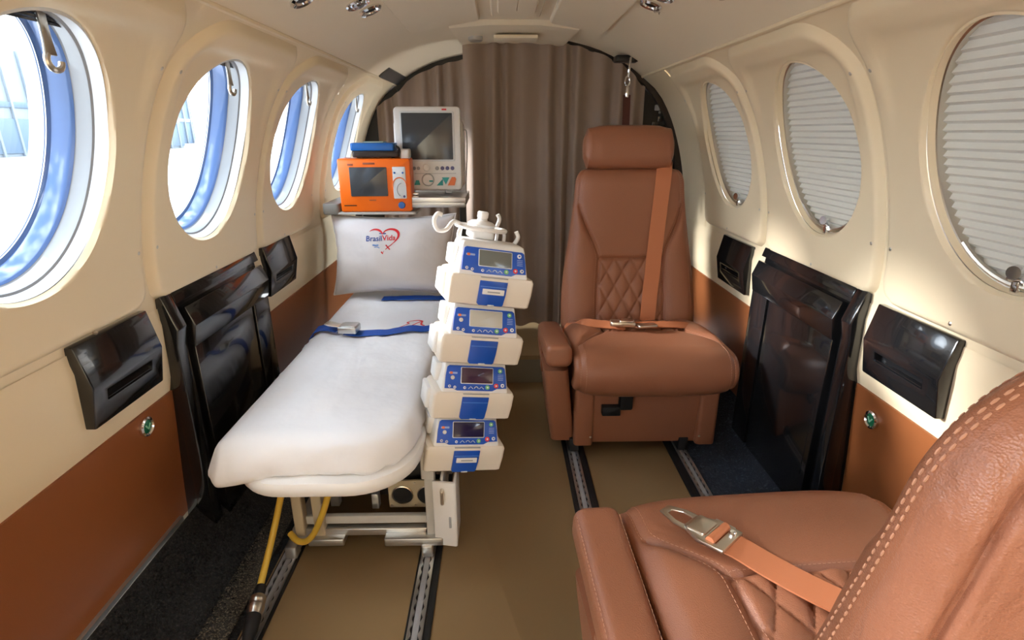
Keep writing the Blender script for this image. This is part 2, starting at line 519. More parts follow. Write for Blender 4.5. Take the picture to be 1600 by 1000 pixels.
# aluminium strip at the foot of the left wall
mb = MB(); mb.loft([[wp(-1, y, 0.128, 0.012), wp(-1, y, 0.118, 0.013), wp(-1, y, 0.110, -0.002), wp(-1, y, 0.130, -0.002)] for y in (-0.46, 0.5, 0.97)])
struct('baseboard_left', mb, M_alu)

# --- windows
def window_obj(num, side, yc, open_):
    w = empty('window_%d' % num, wp(side, yc, WZ)); w['kind'] = 'structure'
    base = Vector(w.location)
    def ringat(sc, n, na=96):
        c = Vector(wp(side, yc, WZ)); out = []
        for k in range(na):
            y, z = ell((yc, WZ), 2*PI*k/na, WR[0]*sc, WR[1]*sc)
            out.append(Vector(wp(side, y, z, n)) - base)
        return out
    def tubeseg(name, m, prof):
        mb = MB(); mb.loft([ringat(sc, n) for sc, n in prof], cap0=False, cap1=False); return mb.obj(name, m, w, fix=False, smooth=30)
    if open_:
        tubeseg('rim', M_wgrey, [(1.11, -0.006), (1.05, -0.002), (1.0, 0.003), (0.985, -0.006), (0.975, -0.012), (0.97, -0.016)])
        tubeseg('outer_ring', mat('ring_grey', (0.30, 0.31, 0.32), 0.35), [(0.985, -0.012), (0.955, -0.015), (0.95, -0.020), (0.945, -0.035), (0.93, -0.039)])
        tubeseg('tinted_ring', M_blueRing, [(0.935, -0.037), (0.925, -0.040), (0.918, -0.042), (0.910, -0.068), (0.885, -0.071), (0.876, -0.074)])
        tubeseg('frame_ring', M_wgrey, [(0.88, -0.071), (0.875, -0.095), (0.95, -0.095), (1.06, -0.09), (1.07, -0.01), (1.01, -0.006)])
        mb = MB(); mb.loft([ringat(0.89, -0.076), ringat(0.89, -0.079)]); p = mb.obj('pane', M_glass, w, smooth=None)
        # folded shade at the top
        mb = MB()
        for k in range(4):
            zz = WZ + WR[1]*(0.965 - 0.022*k); hw = WR[0]*math.sqrt(max(0, 1-((zz-WZ)/WR[1])**2))*0.9
            mb.loft([[Vector(wp(side, yc-hw, zz, -0.020)) - base, Vector(wp(side, yc+hw, zz, -0.020)) - base, Vector(wp(side, yc+hw, zz-0.003, -0.038)) - base, Vector(wp(side, yc-hw, zz-0.003, -0.038)) - base],
                     [Vector(wp(side, yc-hw, zz-0.0025, -0.020)) - base, Vector(wp(side, yc+hw, zz-0.0025, -0.020)) - base, Vector(wp(side, yc+hw, zz-0.0055, -0.038)) - base, Vector(wp(side, yc-hw, zz-0.0055, -0.038)) - base]])
        mb.obj('folded_shade', M_dark, w, smooth=None)
        # hanging pull: tapered arm ending in a hook
        c = Vector(wp(side, yc+0.015, WZ+WR[1]*0.93, -0.012)) - base
        pull = empty('shade_pull', c); pull.parent = w
        mb = MB(); mb.loft([[(s_*-0.004, -hw, z_), (s_*-0.004, hw, z_), (s_*-0.0075, hw, z_), (s_*-0.0075, -hw, z_)] for (hw, z_), s_ in zip([(0.0065, 0.008), (0.0065, -0.01), (0.0070, -0.025), (0.0095, -0.040)], [-side]*4)])
        mb.obj('arm', M_steel, pull, bevel=0.0008)
        mb = MB(); pts = [(side*-0.001, 0.014*math.sin(a)*-1 + 0.001, -0.045 - 0.010*math.cos(a)*-1*-1) for a in [math.radians(-150+22*k) for k in range(11)]]
        pts = [( -side*-0.0058, 0.004 + 0.0115*math.cos(math.radians(140+20*k)), -0.046 + 0.0105*math.sin(math.radians(140+20*k))) for k in range(12)]
        mb.tube(pts, 0.0038, 8); mb.obj('hook', M_steel, pull)
    else:
        tubeseg('rim', M_cream, [(1.11, -0.006), (1.05, -0.002), (1.0, 0.003), (0.99, -0.006), (0.985, -0.010)])
        tubeseg('dark_ring', M_steel, [(0.99, -0.008), (0.972, -0.009), (0.966, -0.013), (0.966, -0.036)])
        mb = MB(); NP = 27; rows = []
        for k in range(2*NP+1):
            zz = WZ - WR[1]*0.975 + 2*WR[1]*0.975*k/(2*NP)
            hw = WR[0]*0.985*math.sqrt(max(0.0, 1-((zz-WZ)/WR[1])**2))
            rows.append([Vector(wp(side, yc-hw+2*hw*i/10, zz, -0.016 if k % 2 else -0.0235)) - base for i in range(11)])
        mb.loft(rows, closed=False); mb.obj('pleated_shade', M_shade, w, fix=False, smooth=None)
        # outer glass behind the shade
        mb = MB(); mb.loft([ringat(0.98, -0.045), ringat(0.98, -0.048)]); mb.obj('pane', M_glass, w, smooth=None)
        # clip on the lower rail
        c = Vector(wp(side, yc-0.002, WZ-WR[1]*0.93, -0.004)) - base
        clip = empty('shade_clip', c); clip.parent = w
        mb = MB(); mb.rbox(-0.002, 0.004, -0.006, 0.006, -0.012, 0.010, 0.002, 0.001); mb.obj('tongue', M_chrome, clip)
        mb = MB(); mb.lathe([(0.0095, -0.005), (0.0105, 0.0), (0.009, 0.004), (0.004, 0.006)], 16, (-0.004, 0.001, 0.017), (1, 0.3, 0)); mb.obj('knob', M_chrome, clip)
        mb = MB(); mb.tube([(0, -0.017, 0.002), (-0.004, -0.010, 0.008), (-0.004, 0.0, 0.006), (-0.002, 0.012, 0.006)], 0.0028, 8); mb.obj('lever', M_chrome, clip)
        mb = MB(); pth = []
        for k in range(17):
            a = math.radians(-90-42+84*k/16)
            y, z = ell((yc, WZ), a, WR[0]*0.955, WR[1]*0.955); pth.append(Vector(wp(side, y, z, -0.010)) - base)
        mb.tube(pth, 0.0045, 8); mb.obj('bottom_rail', M_steel, w)
    return w
num = 1
for yc in WINS[-1]:
    window_obj(num, -1, yc, True); num += 1
for yc in WINS[1]:
    window_obj(num, 1, yc, yc < 0.5); num += 1

# --- ceiling
CEIL = [(0.0, 1.222), (0.10, 1.220), (0.18, 1.212), (0.30, 1.186), (0.38, 1.155), (0.44, 1.123), (0.478, 1.098), (0.492, 1.086)]
def cz(x, off=0.0): return interp(CEIL, abs(x-XC)) - off
def ceil_sheet(mb, x0, x1, y0, y1, off, nx=24, ny=2):
    mb.loft([[(x0+(x1-x0)*i/nx, y0+(y1-y0)*k/ny, cz(x0+(x1-x0)*i/nx, off)) for i in range(nx+1)] for k in range(ny+1)], closed=False)
mb = MB(); ceil_sheet(mb, XC-0.492, XC+0.492, Y_AFT, 2.70, 0.0, 48, 2)
ceiling = struct('ceiling', mb, M_ceil, fix=False)
def ceil_panel(x0, x1, y0, y1, r, name='ceiling_panel', off=0.011):
    mb = MB(); rings = []
    for ins, o_ in ((0, -0.003), (0.001, off*0.6), (0.005, off), (0.010, off)):
        rings.append([(p, q, cz(p, o_)) for p, q in rrect(x0+ins, x1-ins, y0+ins, y1-ins, [max(r-ins, .003)]*4, 6)])
    mb.loft(rings, cap0=False, cap1=False)
    # inner field as a grid so that it follows the curve
    ys = (y0+0.010, y1-0.010)
    n = 16
    xs = [x0+0.010 + (x1-x0-0.020)*i/n for i in range(n+1)]
    k = len(mb.v)
    rr_ = rings[-1]
    # cover by loft from outline to a shrunken outline
    rings2 = [[(p, q, cz(p, off)) for p, q in rrect(x0+ins, x1-ins, y0+ins*1.0, y1-ins*1.0, [max(r-ins, .003)]*4, 6)] for ins in [0.010 + (min(x1-x0, y1-y0)/2-0.012)*t for t in (0, .25, .5, .75, 1)]]
    mb.loft(rings2, cap0=False, cap1=True)
    return mb.obj(name, M_ceil, ceiling, smooth=30)
ceil_panel(-0.268, -0.058, 0.95, 1.83, 0.025)
ceil_panel(0.150, 0.318, 0.95, 1.86, 0.025)
ceil_panel(-0.026, 0.118, 1.10, 1.775, 0.012)
ceil_panel(-0.008, 0.100, 1.10, 1.70, 0.010, off=0.017)
# header moulding above the curtain
mb = MB()
rings = []
for y, dz, hw in ((1.86, 0.0, 0.205), (1.875, 0.012, 0.20), (2.10, 0.022, 0.185), (2.175, 0.022, 0.18), (2.18, 0.0, 0.18)):
    rings.append([(0.045-hw, y, cz(0.045-hw)-dz), (0.045-hw*0.4, y, cz(0.045)-dz-0.002), (0.045+hw*0.4, y, cz(0.045)-dz-0.002), (0.045+hw, y, cz(0.045+hw)-dz), (0.045+hw, y, 1.235), (0.045-hw, y, 1.235)])
mb.loft(rings); hd = mb.obj('header_moulding', M_ceil, ceiling, smooth=30)
mb = MB(); mb.rbox(-0.02, 0.125, 1.97, 2.06, 1.186, 1.197, 0.006, 0.003); mb.obj('header_plate', M_ceil, hd)
mb = MB(); mb.lathe([(0.024, 0.012), (0.024, 0.0), (0.018, -0.004), (0.010, 0.002)], 20, (-0.082, 2.03, 1.187)); mb.obj('header_vent', M_alu, hd)
# dark strip on the left cornice near the front
mb = MB(); mb.loft([[(XC-0.487, y, 1.100), (XC-0.446, y, 1.128), (XC-0.440, y, 1.118), (XC-0.480, y, 1.088)] for y in (2.20, 2.62)]); mb.obj('cornice_strip', M_gkey if False else mat('grey_strip', (0.06, 0.06, 0.06), 0.35), ceiling)

# --- front bulkhead: dark arch frames and closing wall
def prof_pts(side, inset_fn, n=40):
    """points up the cabin section from the floor to the middle of the ceiling, inset by inset_fn(t)"""
    out = []
    for k in range(n+1):
        t = k/n
        if t < 0.7:
            z = 0.10 + (1.085-0.10)*t/0.7; p = Vector((half(z), z)); dh = (half(z+.004)-half(z-.004))/.008; nn = Vector((-1, dh)).normalized()
        else:
            x = 0.492*(1-(t-0.7)/0.3); zz = interp(CEIL, x); p = Vector((x, zz)); nn = Vector((-0.35*x/0.49, -1)).normalized()
        p = p + nn*inset_fn(t)
        out.append((XC + side*p.x, p.y))
    return out
def arch(name, side, y0, y1, fin, fout, m, parent=None):
    a = prof_pts(side, fin); b = prof_pts(side, fout)
    mb = MB(); mb.loft([[(p[0], y0, p[1]), (q[0], y0, q[1]), (q[0], y1, q[1]), (p[0], y1, p[1])] for p, q in zip(a, b)])
    return mb.obj(name, m, parent, smooth=30)
mb = MB(); mb.rbox(-0.80, 0.86, 2.70, 2.72, 0.0, 1.3, 0.001, 0.001, axis='y'); front = struct('wall_front', mb, M_dark)
arch('arch_frame', 1, 2.20, 2.235, lambda t: 0.02, lambda t: 0.190 - 0.178*sm(0.52, 0.88, t), M_dark, front)
arch('arch_edge', 1, 2.175, 2.20, lambda t: 0.0, lambda t: 0.022 - 0.012*sm(0.6, 0.9, t), mat('dark_brown_trim', (0.022, 0.014, 0.010), 0.3), front)
arch('arch_frame', -1, 2.58, 2.62, lambda t: 0.0, lambda t: 0.165 - 0.150*sm(0.62, 1.0, t), M_dark, front)
# latch fittings on the right arch
for i, (x, z) in enumerate(((0.594, 0.985), (0.612, 0.972), (0.607, 0.945), (0.590, 0.925), (0.615, 0.915), (0.640, 0.86))):
    mb = MB(); mb.rbox(-0.010-0.004*(i % 2), 0.010, -0.012, 0.0, -0.011, 0.009, 0.003, 0.002, axis='y'); mb.lathe([(0.0035, 0), (0.003, 0.003)], 8, (0.002, -0.012, 0.003), (0, -1, 0))
    mb.obj('latch_fitting', M_black if i % 2 else M_gkey if i == 0 else M_black, front, (x, 2.20, z))

mb = MB(); mb.rbox(-0.80, 0.86, Y_AFT-0.02, Y_AFT, 0.0, 1.3, 0.001, 0.001, axis='y'); struct('wall_rear', mb, M_cream)
# --- outside
mb = MB(); mb.rbox(-140, 40, -60, 120, -1.42, -1.40, 0.01, 0.005); struct('ground', mb, M_concrete)
def building(x, y0, y1, h, m, label, bands, name='hangar'):
    b = empty(name, (x, (y0+y1)/2, -1.4)); L = (y1-y0)/2
    mb = MB(); mb.rbox(-8, 0, -L, L, 0, h, 0.05, 0.05); mb.obj('wall', m, b)
    for z0, z1, mm in bands:
        mb = MB(); mb.rbox(0.0, 0.15, -L, L, z0, z1, 0.02, 0.02); mb.obj('cladding_band', mm, b)
    n = int((y1-y0)/2.2)
    for k in range(n):
        mb = MB(); yy = -L + (k+0.5)*(y1-y0)/n; mb.rbox(0.0, 0.25, yy-0.12, yy+0.12, 0, h, 0.02, 0.02); mb.obj('pilaster', M_hangar, b)
    tag(b, label, 'building')
building(-46, 14, 84, 9.5, M_hangar, 'pale hangar with vertical ribs across the apron, seen through the nearest left window', [(0.3, 3.4, M_hblue), (4.4, 4.9, M_hblue)])
building(-62, 96, 118, 9.0, M_hblue, 'blue-grey flat-roofed block on the horizon beyond the second left window', [(4, 4.6, M_hangar)], 'terminal_block')

# ================================================================== FITTINGS ON THE WALLS
def wall_pocket(side, y0, y1, z0, z1, label, slot=True):
    """glossy black map pocket: wedge top, bent front, slot recessed in the lower face"""
    t = empty('map_pocket', wp(side, (y0+y1)/2, z0)); base = Vector(t.location); yc = (y0+y1)/2
    def P(y, n, z): return Vector(wp(side, y, z, n)) - base
    zk = z0 + (z1-z0)*0.52
    prof = [(-0.004, z1), (0.010, z1+0.002), (0.030, zk), (0.022, z0+0.002), (-0.004, z0)]
    mb = MB(); ln = len(prof)
    # ends tilt a little outwards toward the top as in the photo
    ringA = [P(y0, n, z) for n, z in prof]; ringB = [P(y1, n, z) for n, z in prof]
    vs = ringA + ringB; fs = []
    for i in range(ln):
        j = (i+1) % ln
        if i == 2: continue
        fs.append((i, j, ln+j, ln+i))
    fs.append(tuple(range(ln))); fs.append(tuple(ln+i for i in reversed(range(ln))))
    # lower face with slot
    A, B, C, D = ringA[2], ringA[3], ringB[3], ringB[2]    # A(y0,zk) B(y0,z0) C(y1,z0) D(y1,zk)
    def Q(u, v, dn=0):   # u along y, v down
        p = A.lerp(D, u).lerp(B.lerp(C, u), v); return p + Vector((side*dn, 0, 0))
    k = len(vs)
    sl = [(0.18, 0.22), (0.18, 0.46), (0.82, 0.46), (0.82, 0.22)]
    vs += [Q(u, v) for u, v in sl] + [Q(u, v, 0.016) for u, v in sl]
    fs += [(2, 3, k+1, k), (3, ln+3, k+2, k+1), (ln+3, ln+2, k+3, k+2), (ln+2, 2, k, k+3)]
    fs += [(k, k+1, k+5, k+4), (k+1, k+2, k+6, k+5), (k+2, k+3, k+7, k+6), (k+3, k, k+4, k+7), (k+4, k+5, k+6, k+7)]
    mb.add(vs, fs); mb.obj('pocket_body', M_black, t, bevel=0.0028, smooth=30)
    mb = MB(); mb.loft([[Q(0.2, 0.42, 0.003), Q(0.2, 0.45, 0.003), Q(0.2, 0.45, 0.010), Q(0.2, 0.42, 0.010)], [Q(0.8, 0.42, 0.003), Q(0.8, 0.45, 0.003), Q(0.8, 0.45, 0.010), Q(0.8, 0.42, 0.010)]])
    mb.obj('slot_ledge', M_black, t, smooth=None)
    # flange behind
    mb = MB(); mb.rbox(-0.003, 0.003, y0-0.004-yc, y1+0.004-yc, 0, 0.01, 0.001, 0.001)
    tag(t, label, 'pocket', 'glossy black wall pockets')
wall_pocket(-1, 0.770, 0.952, 0.452, 0.592, 'glossy black slotted wall pocket above the brown panel nearest on the left wall')
wall_pocket(-1, 1.468, 1.665, 0.462, 0.600, 'black slotted wall pocket on the left wall beyond the black cabinet')
wall_pocket(1, 0.780, 0.972, 0.450, 0.590, 'glossy black slotted wall pocket on the right wall above the near seat')
wall_pocket(1, 1.525, 1.730, 0.442, 0.586, 'small black slotted wall pocket on the right wall beside the rear-facing seat')

def wall_cabinet(side, y0, y1, label):
    t = empty('table_cabinet', wp(side, (y0+y1)/2, 0.0)); base = Vector(t.location)
    def P(y, n, z): return Vector((XC + side*(0.700 - n) if z < 0.41 else XC + side*(half(z) - n), y, z)) - base
    def slab(name, ya, yb, prof, m=M_black, bev=0.003, parent=t):
        mb = MB(); mb.loft([[P(ya, n, z) for n, z in prof], [P(yb, n, z) for n, z in prof]]); return mb.obj(name, m, parent, bevel=bev, smooth=30)
    # backing, near stile and top rail
    slab('body', y0, y1, [(-0.010, 0.598), (0.004, 0.600), (0.016, 0.535), (0.016, 0.02), (-0.03, 0.02)], M_black)
    slab('stile', y0-0.003, y0+0.030, [(0.0, 0.601), (0.010, 0.604), (0.036, 0.536), (0.031, 0.500), (0.034, 0.02), (0.0, 0.02)], bev=0.0035)
    slab('top_rail', y0+0.031, y1+0.002, [(0.0, 0.601), (0.010, 0.604), (0.019, 0.580), (0.004, 0.576)], bev=0.002)
    # folding table leaf: bent top board and two boards below, split by a dark groove
    slab('leaf_top', y0+0.046, y1, [(0.010, 0.566), (0.026, 0.569), (0.043, 0.530), (0.038, 0.484), (0.016, 0.484)], bev=0.002)
    slab('leaf_board', y0+0.046, y1-0.100, [(0.014, 0.484), (0.037, 0.484), (0.040, 0.05), (0.014, 0.05)], bev=0.0015)
    slab('leaf_board', y1-0.086, y1, [(0.014, 0.484), (0.037, 0.484), (0.040, 0.05), (0.014, 0.05)], bev=0.0015)
    slab('groove', y1-0.099, y1-0.087, [(0.014, 0.482), (0.028, 0.482), (0.031, 0.05), (0.014, 0.05)], M_blackm, 0.0005)
    slab('raised_panel', y0+0.062, y1-0.104, [(0.030, 0.440), (0.0392, 0.438), (0.0418, 0.14), (0.030, 0.138)], bev=0.0012)
    tag(t, label, 'cabinet', 'black fold-out table cabinets')
wall_cabinet(-1, 1.000, 1.412, 'glossy black fold-out table cabinet standing beside the stretcher on the left wall')
wall_cabinet(1, 1.010, 1.440, 'glossy black fold-out table cabinet on the right wall between the two leather seats')

def outlet(side, y, z, label, n=0.005):
    p = Vector(wp(side, y, z, n)); ax = Vector((-side, 0, 0))
    t = empty('oxygen_outlet', p)
    mb = MB(); mb.lathe([(0.0135, -0.002), (0.0145, 0.002), (0.0140, 0.0045), (0.0115, 0.006), (0.0098, 0.004), (0.0098, 0.001)], 28, (0, 0, 0), ax); mb.obj('bezel', M_chrome, t)
    mb = MB(); mb.lathe([(0.0098, 0.0), (0.0098, 0.0035), (0.006, 0.0048), (0.0001, 0.005)], 24, (0, 0, 0), ax); mb.obj('button', M_green, t)
    for a in (-35, 35):     # check-shaped mark
        mb = MB(); mb.rbox(-0.0006, 0.0006, -0.0011, 0.0011, -0.0045, 0.0045, 0.0004, 0.0004, axis='x')
        mb.obj('mark', mat('pale_green', (0.25, 0.60, 0.42), 0.4), t, (-side*0.0052, 0.0024*(1 if a > 0 else -1)*-1, 0), (math.radians(a), 0, 0))
    t.scale = (1.3, 1.3, 1.3)
    tag(t, label, 'outlet', 'green outlets on the brown panels')
outlet(-1, 0.905, 0.381, 'green chrome-ringed outlet under the nearest left wall pocket')
outlet(-1, 1.462, 0.378, 'green chrome-ringed outlet on the left wall just beyond the black cabinet')
outlet(1, 0.943, 0.358, 'green chrome-ringed outlet under the right wall pocket by the near seat')
outlet(1, 1.462, 0.352, 'green chrome-ringed outlet on the right wall beyond the black cabinet')

# ceiling lights and air outlets
def ceil_frame(x, y):
    z = cz(x); dz = (cz(x+0.004)-cz(x-0.004))/0.008
    n = Vector((dz, 0, -1)).normalized()
    return Vector((x, y, z)), n
def reading_light(x, y, label):
    p, n = ceil_frame(x, y); t = empty('reading_light', p)
    mb = MB(); mb.lathe([(0.028, -0.002), (0.029, 0.003), (0.026, 0.006), (0.021, 0.003), (0.019, -0.002)], 30, (0, 0, 0), n); mb.obj('bezel', M_chrome, t)
    mb = MB(); mb.lathe([(0.020, -0.001), (0.017, 0.006), (0.010, 0.010), (0.0001, 0.011)], 24, (0, 0, 0), n); mb.obj('lens', mat('reading_lens', (0.55, 0.57, 0.6), 0.08, metal=0.8), t)
    tag(t, label, 'light', 'ceiling reading lights')
def air_outlet(x, y, label):
    p, n = ceil_frame(x, y); t = empty('air_outlet', p)
    mb = MB(); mb.lathe([(0.027, -0.002), (0.028, 0.004), (0.024, 0.008), (0.018, 0.006), (0.015, 0.0)], 30, (0, 0, 0), n); mb.obj('bezel', M_chrome, t)
    mb = MB(); mb.lathe([(0.0155, 0.0), (0.013, 0.004), (0.006, 0.006), (0.0001, 0.006)], 20, (0, 0, 0), n); mb.obj('eyeball', M_blackm, t)
    s = -1 if x < 0 else 1
    mb = MB()
    mb.tube([Vector((s*0.012, 0.014, 0.0)) + n*0.008, Vector((s*0.022, 0.026, 0)) + n*0.012, Vector((s*0.034, 0.034, 0)) + n*0.010], [0.003, 0.0035, 0.003], 8)
    for k in (-1, 0, 1):
        b_ = Vector((s*0.032, 0.033, 0)) + n*0.010
        mb.tube([b_, b_ + Vector((s*(0.010 + 0.002*k), 0.012 - 0.009*k, 0)) + n*0.003], [0.0024, 0.0016], 6)
    mb.obj('lever', M_chrome, t)
    tag(t, label, 'air vent', 'ceiling air outlets')
reading_light(-0.315, 1.375, 'round chrome reading light beside the air outlet on the left of the ceiling')
air_outlet(-0.305, 1.455, 'round chrome air outlet with dark eyeball and lever on the left of the ceiling')
reading_light(0.355, 1.345, 'round chrome reading light beside the air outlet on the right of the ceiling')
air_outlet(0.352, 1.430, 'round chrome air outlet with dark eyeball and lever on the right of the ceiling')
air_outlet(-0.375, 1.185, 'chrome air outlet at the top left edge, nearer than the left pair of ceiling fittings')
air_outlet(0.415, 1.175, 'chrome air outlet at the top right edge, nearer than the right pair of ceiling fittings')

# ================================================================== CURTAIN
def curtain_panel(x0, x1, y, zbot, ztop_fn, folds, seed, amp=0.020):
    r = random.Random(seed); mb = MB(); NX = folds*14; NZ = 30
    ph = [r.uniform(0.75, 1.25) for _ in range(folds+1)]
    cum = [0]
    for p in ph: cum.append(cum[-1]+p)
    rows = []
    for k in range(NZ+1):
        v = k/NZ; row = []
        for i in range(NX+1):
            u = i/NX; s = u*folds
            j = int(min(s, folds-1)); a = ph[j]
            w = 0.5 - 0.5*math.cos(2*PI*(s + 0.22*math.sin(2*PI*s/3.3+seed) + 0.10*noise.noise((s*0.7, v*1.5, seed))))
            yy = y - amp*a*w*(0.8+0.35*v) + 0.006*noise.noise((u*9, v*3, seed+3.3))
            x = x0 + (x1-x0)*u + 0.004*noise.noise((u*14, v*2.2, seed+9))
            zt = ztop_fn(x); z = zt + (zbot + 0.006*math.sin(s*3.1+seed) - zt)*v
            row.append((x, yy, z))
        rows.append(row)
    mb.loft(rows, closed=False); return mb
def arch_top(x, lim=0.5):
    return cz(max(XC-0.47, min(XC+0.47, x)), 0.012) - 0.6*max(0, abs(x-XC)-0.44)
cur = empty('curtain', (0.2, 2.16, 0.13))
mbc = curtain_panel(-0.135, 0.535, 2.175, 0.128, lambda x: min(arch_top(x), 1.204), 10, 2, 0.028)
mbc.xf(Matrix.Translation((-0.2, -2.16, -0.13))); mbc.obj('drape', M_curtain, cur, fix=False, smooth=60)
mb = MB(); pth = [(x, 2.178, min(arch_top(x), 1.204)+0.002) for x in [-0.135 + 0.67*i/24 for i in range(25)]]
mb.tube(pth, 0.005, 8); mb.xf(Matrix.Translation((-0.2, -2.16, -0.13))); mb.obj('rail', M_dark, cur)
tag(cur, 'taupe pleated curtain closing off the cabin behind the rear-facing seat', 'curtain')
cur2 = empty('curtain', (-0.33, 2.55, 0.13))
mbc = curtain_panel(-0.54, -0.10, 2.565, 0.128, lambda x: arch_top(x)-0.01, 6, 5, 0.028)
mbc.xf(Matrix.Translation((0.33, -2.55, -0.13))); mbc.obj('drape', M_curtain, cur2, fix=False, smooth=60)
tag(cur2, 'narrow shadowed taupe curtain set further forward, behind the white monitor', 'curtain')

# hanging shoulder strap fixed to the ceiling by a snap hook
t = empty('hanging_strap', (0.44, 2.06, 0.70))
mb = MB(); mb.rbox(-0.045, 0.035, -0.03, 0.03, 0.425, 0.445, 0.01, 0.004); mb.obj('ceiling_bracket', M_dark, t)
mb = MB(); mb.tube(bez([(0.005, -0.03, 0.436), (0.0, -0.046, 0.428), (-0.002, -0.047, 0.40), (-0.004, -0.040, 0.375)], 14), 0.0045, 8); mb.obj('snap_hook', M_chrome, t)
mb = MB(); mb.tube([(-0.004+0.008*math.cos(a), -0.04, 0.362+0.016*math.sin(a)) for a in [2*PI*k/14 for k in range(15)]], 0.0028, 7); mb.obj('link', M_chrome, t)
mb = MB(); mb.lathe([(0.006, 0), (0.008, 0.01), (0.007, 0.03), (0.004, 0.038)], 12, (-0.003, -0.04, 0.310)); mb.obj('swivel', M_chrome, t)
mb = MB(); mb.ribbon([(-0.003, -0.04, 0.318), (-0.001, -0.04, 0.24), (0.002, -0.04, 0.10), (0.004, -0.04, 0.0)], (1, 0.15, 0), 0.026, 0.003); mb.obj('webbing', mat('dark_brown_webbing', (0.09, 0.025, 0.018), 0.5), t)
tag(t, 'dark brown strap hanging from a chrome snap hook at the ceiling behind the seat', 'strap')

# ================================================================== SEATS
def pad_surface(path, w_fn, h_fn, us_fn, vq, x_off=0.0, groove=0.006, quilt=True, L=0.55, qs=(0.050, 0.088)):
    """returns surf(t, v) -> point on a padded, seamed half-superellipse laid along `path`(v)->(y, z, ny, nz)"""
    def upos(t, v):
        us = us_fn(v); a = abs(t); s = 1 if t >= 0 else -1
        if a <= 0.5: return s*a/0.5*us
        return s*(us + (1-us)*math.sin((a-0.5)/0.5*PI/2))
    def surf(t, v):
        u = upos(t, v); us = us_fn(v)
        y, z, ny, nz = path(v); w = w_fn(v); h = h_fn(v)
        o = h*max(0.0, 1-abs(u)**3.6)**(1/2.6)
        x = u*w
        ds = (abs(u)-us)*w
        o -= groove*1.5*math.exp(-(ds/0.006)**2)*(1 if us < 0.90 else 0.35)
        if abs(u) > us and us < 0.9:
            o += 0.010*sm(0, 0.5*(1-us), abs(u)-us)*sm(0.9, 0.75, us)*(1-sm(0.85, 1.0, abs(u)))
        if abs(u) < us:
            o -= groove*1.3*math.exp(-((v-vq)*L/0.0055)**2)
            if v < vq and quilt:
                sv = (vq-v)*L
                a = (x/qs[0] + sv/qs[1]) % 1.0; b = (x/qs[0] - sv/qs[1]) % 1.0
                da = min(a, 1-a); db = min(b, 1-b)
                k = 0.045
                o -= groove*0.75*max(math.exp(-(da/k)**2), math.exp(-(db/k)**2))
                o += 0.004*(math.sin(PI*a)*math.sin(PI*b))
        return Vector((x_off + x, y + ny*o, z + nz*o))
    return surf
def pad_objects(parent, surf, vq, names, m=M_leather, nv=110, nc=60, nb=12, m2=None):
    k = round(nv*vq)
    vsq = [vq*i/k for i in range(k+1)]; vst = [vq + (1-vq)*i/(nv-k) for i in range(nv-k+1)]
    tc = [-0.5 + i/nc for i in range(nc+1)]
    out = []
    for nm, ts, vv in ((names[0], tc, vst), (names[1], tc, vsq), (names[2], [-1 + 0.5*i/nb for i in range(nb+1)], vsq+vst[1:]), (names[2], [0.5 + 0.5*i/nb for i in range(nb+1)], vsq+vst[1:])):
        mb = MB(); mb.loft([[surf(t, v) for t in ts] for v in vv], closed=False)
        out.append(mb.obj(nm, m, parent, smooth=70))
    return out
def stitch_line(mb, pts, r=0.0008, dash=0.0046, gap=0.0024):
    pts = [Vector(p) for p in pts]; acc = 0.0; cur = []
    L = [0]
    for a, b in zip(pts, pts[1:]): L.append(L[-1]+(b-a).length)
    def at(s):
        for i in range(len(L)-1):
            if s <= L[i+1]: return pts[i].lerp(pts[i+1], (s-L[i])/max(1e-9, L[i+1]-L[i]))
        return pts[-1]
    s = 0.0
    while s + dash < L[-1]:
        mb.tube([at(s), at(s+dash*0.5), at(s+dash)], [r*0.6, r, r*0.6], 5); s += dash + gap

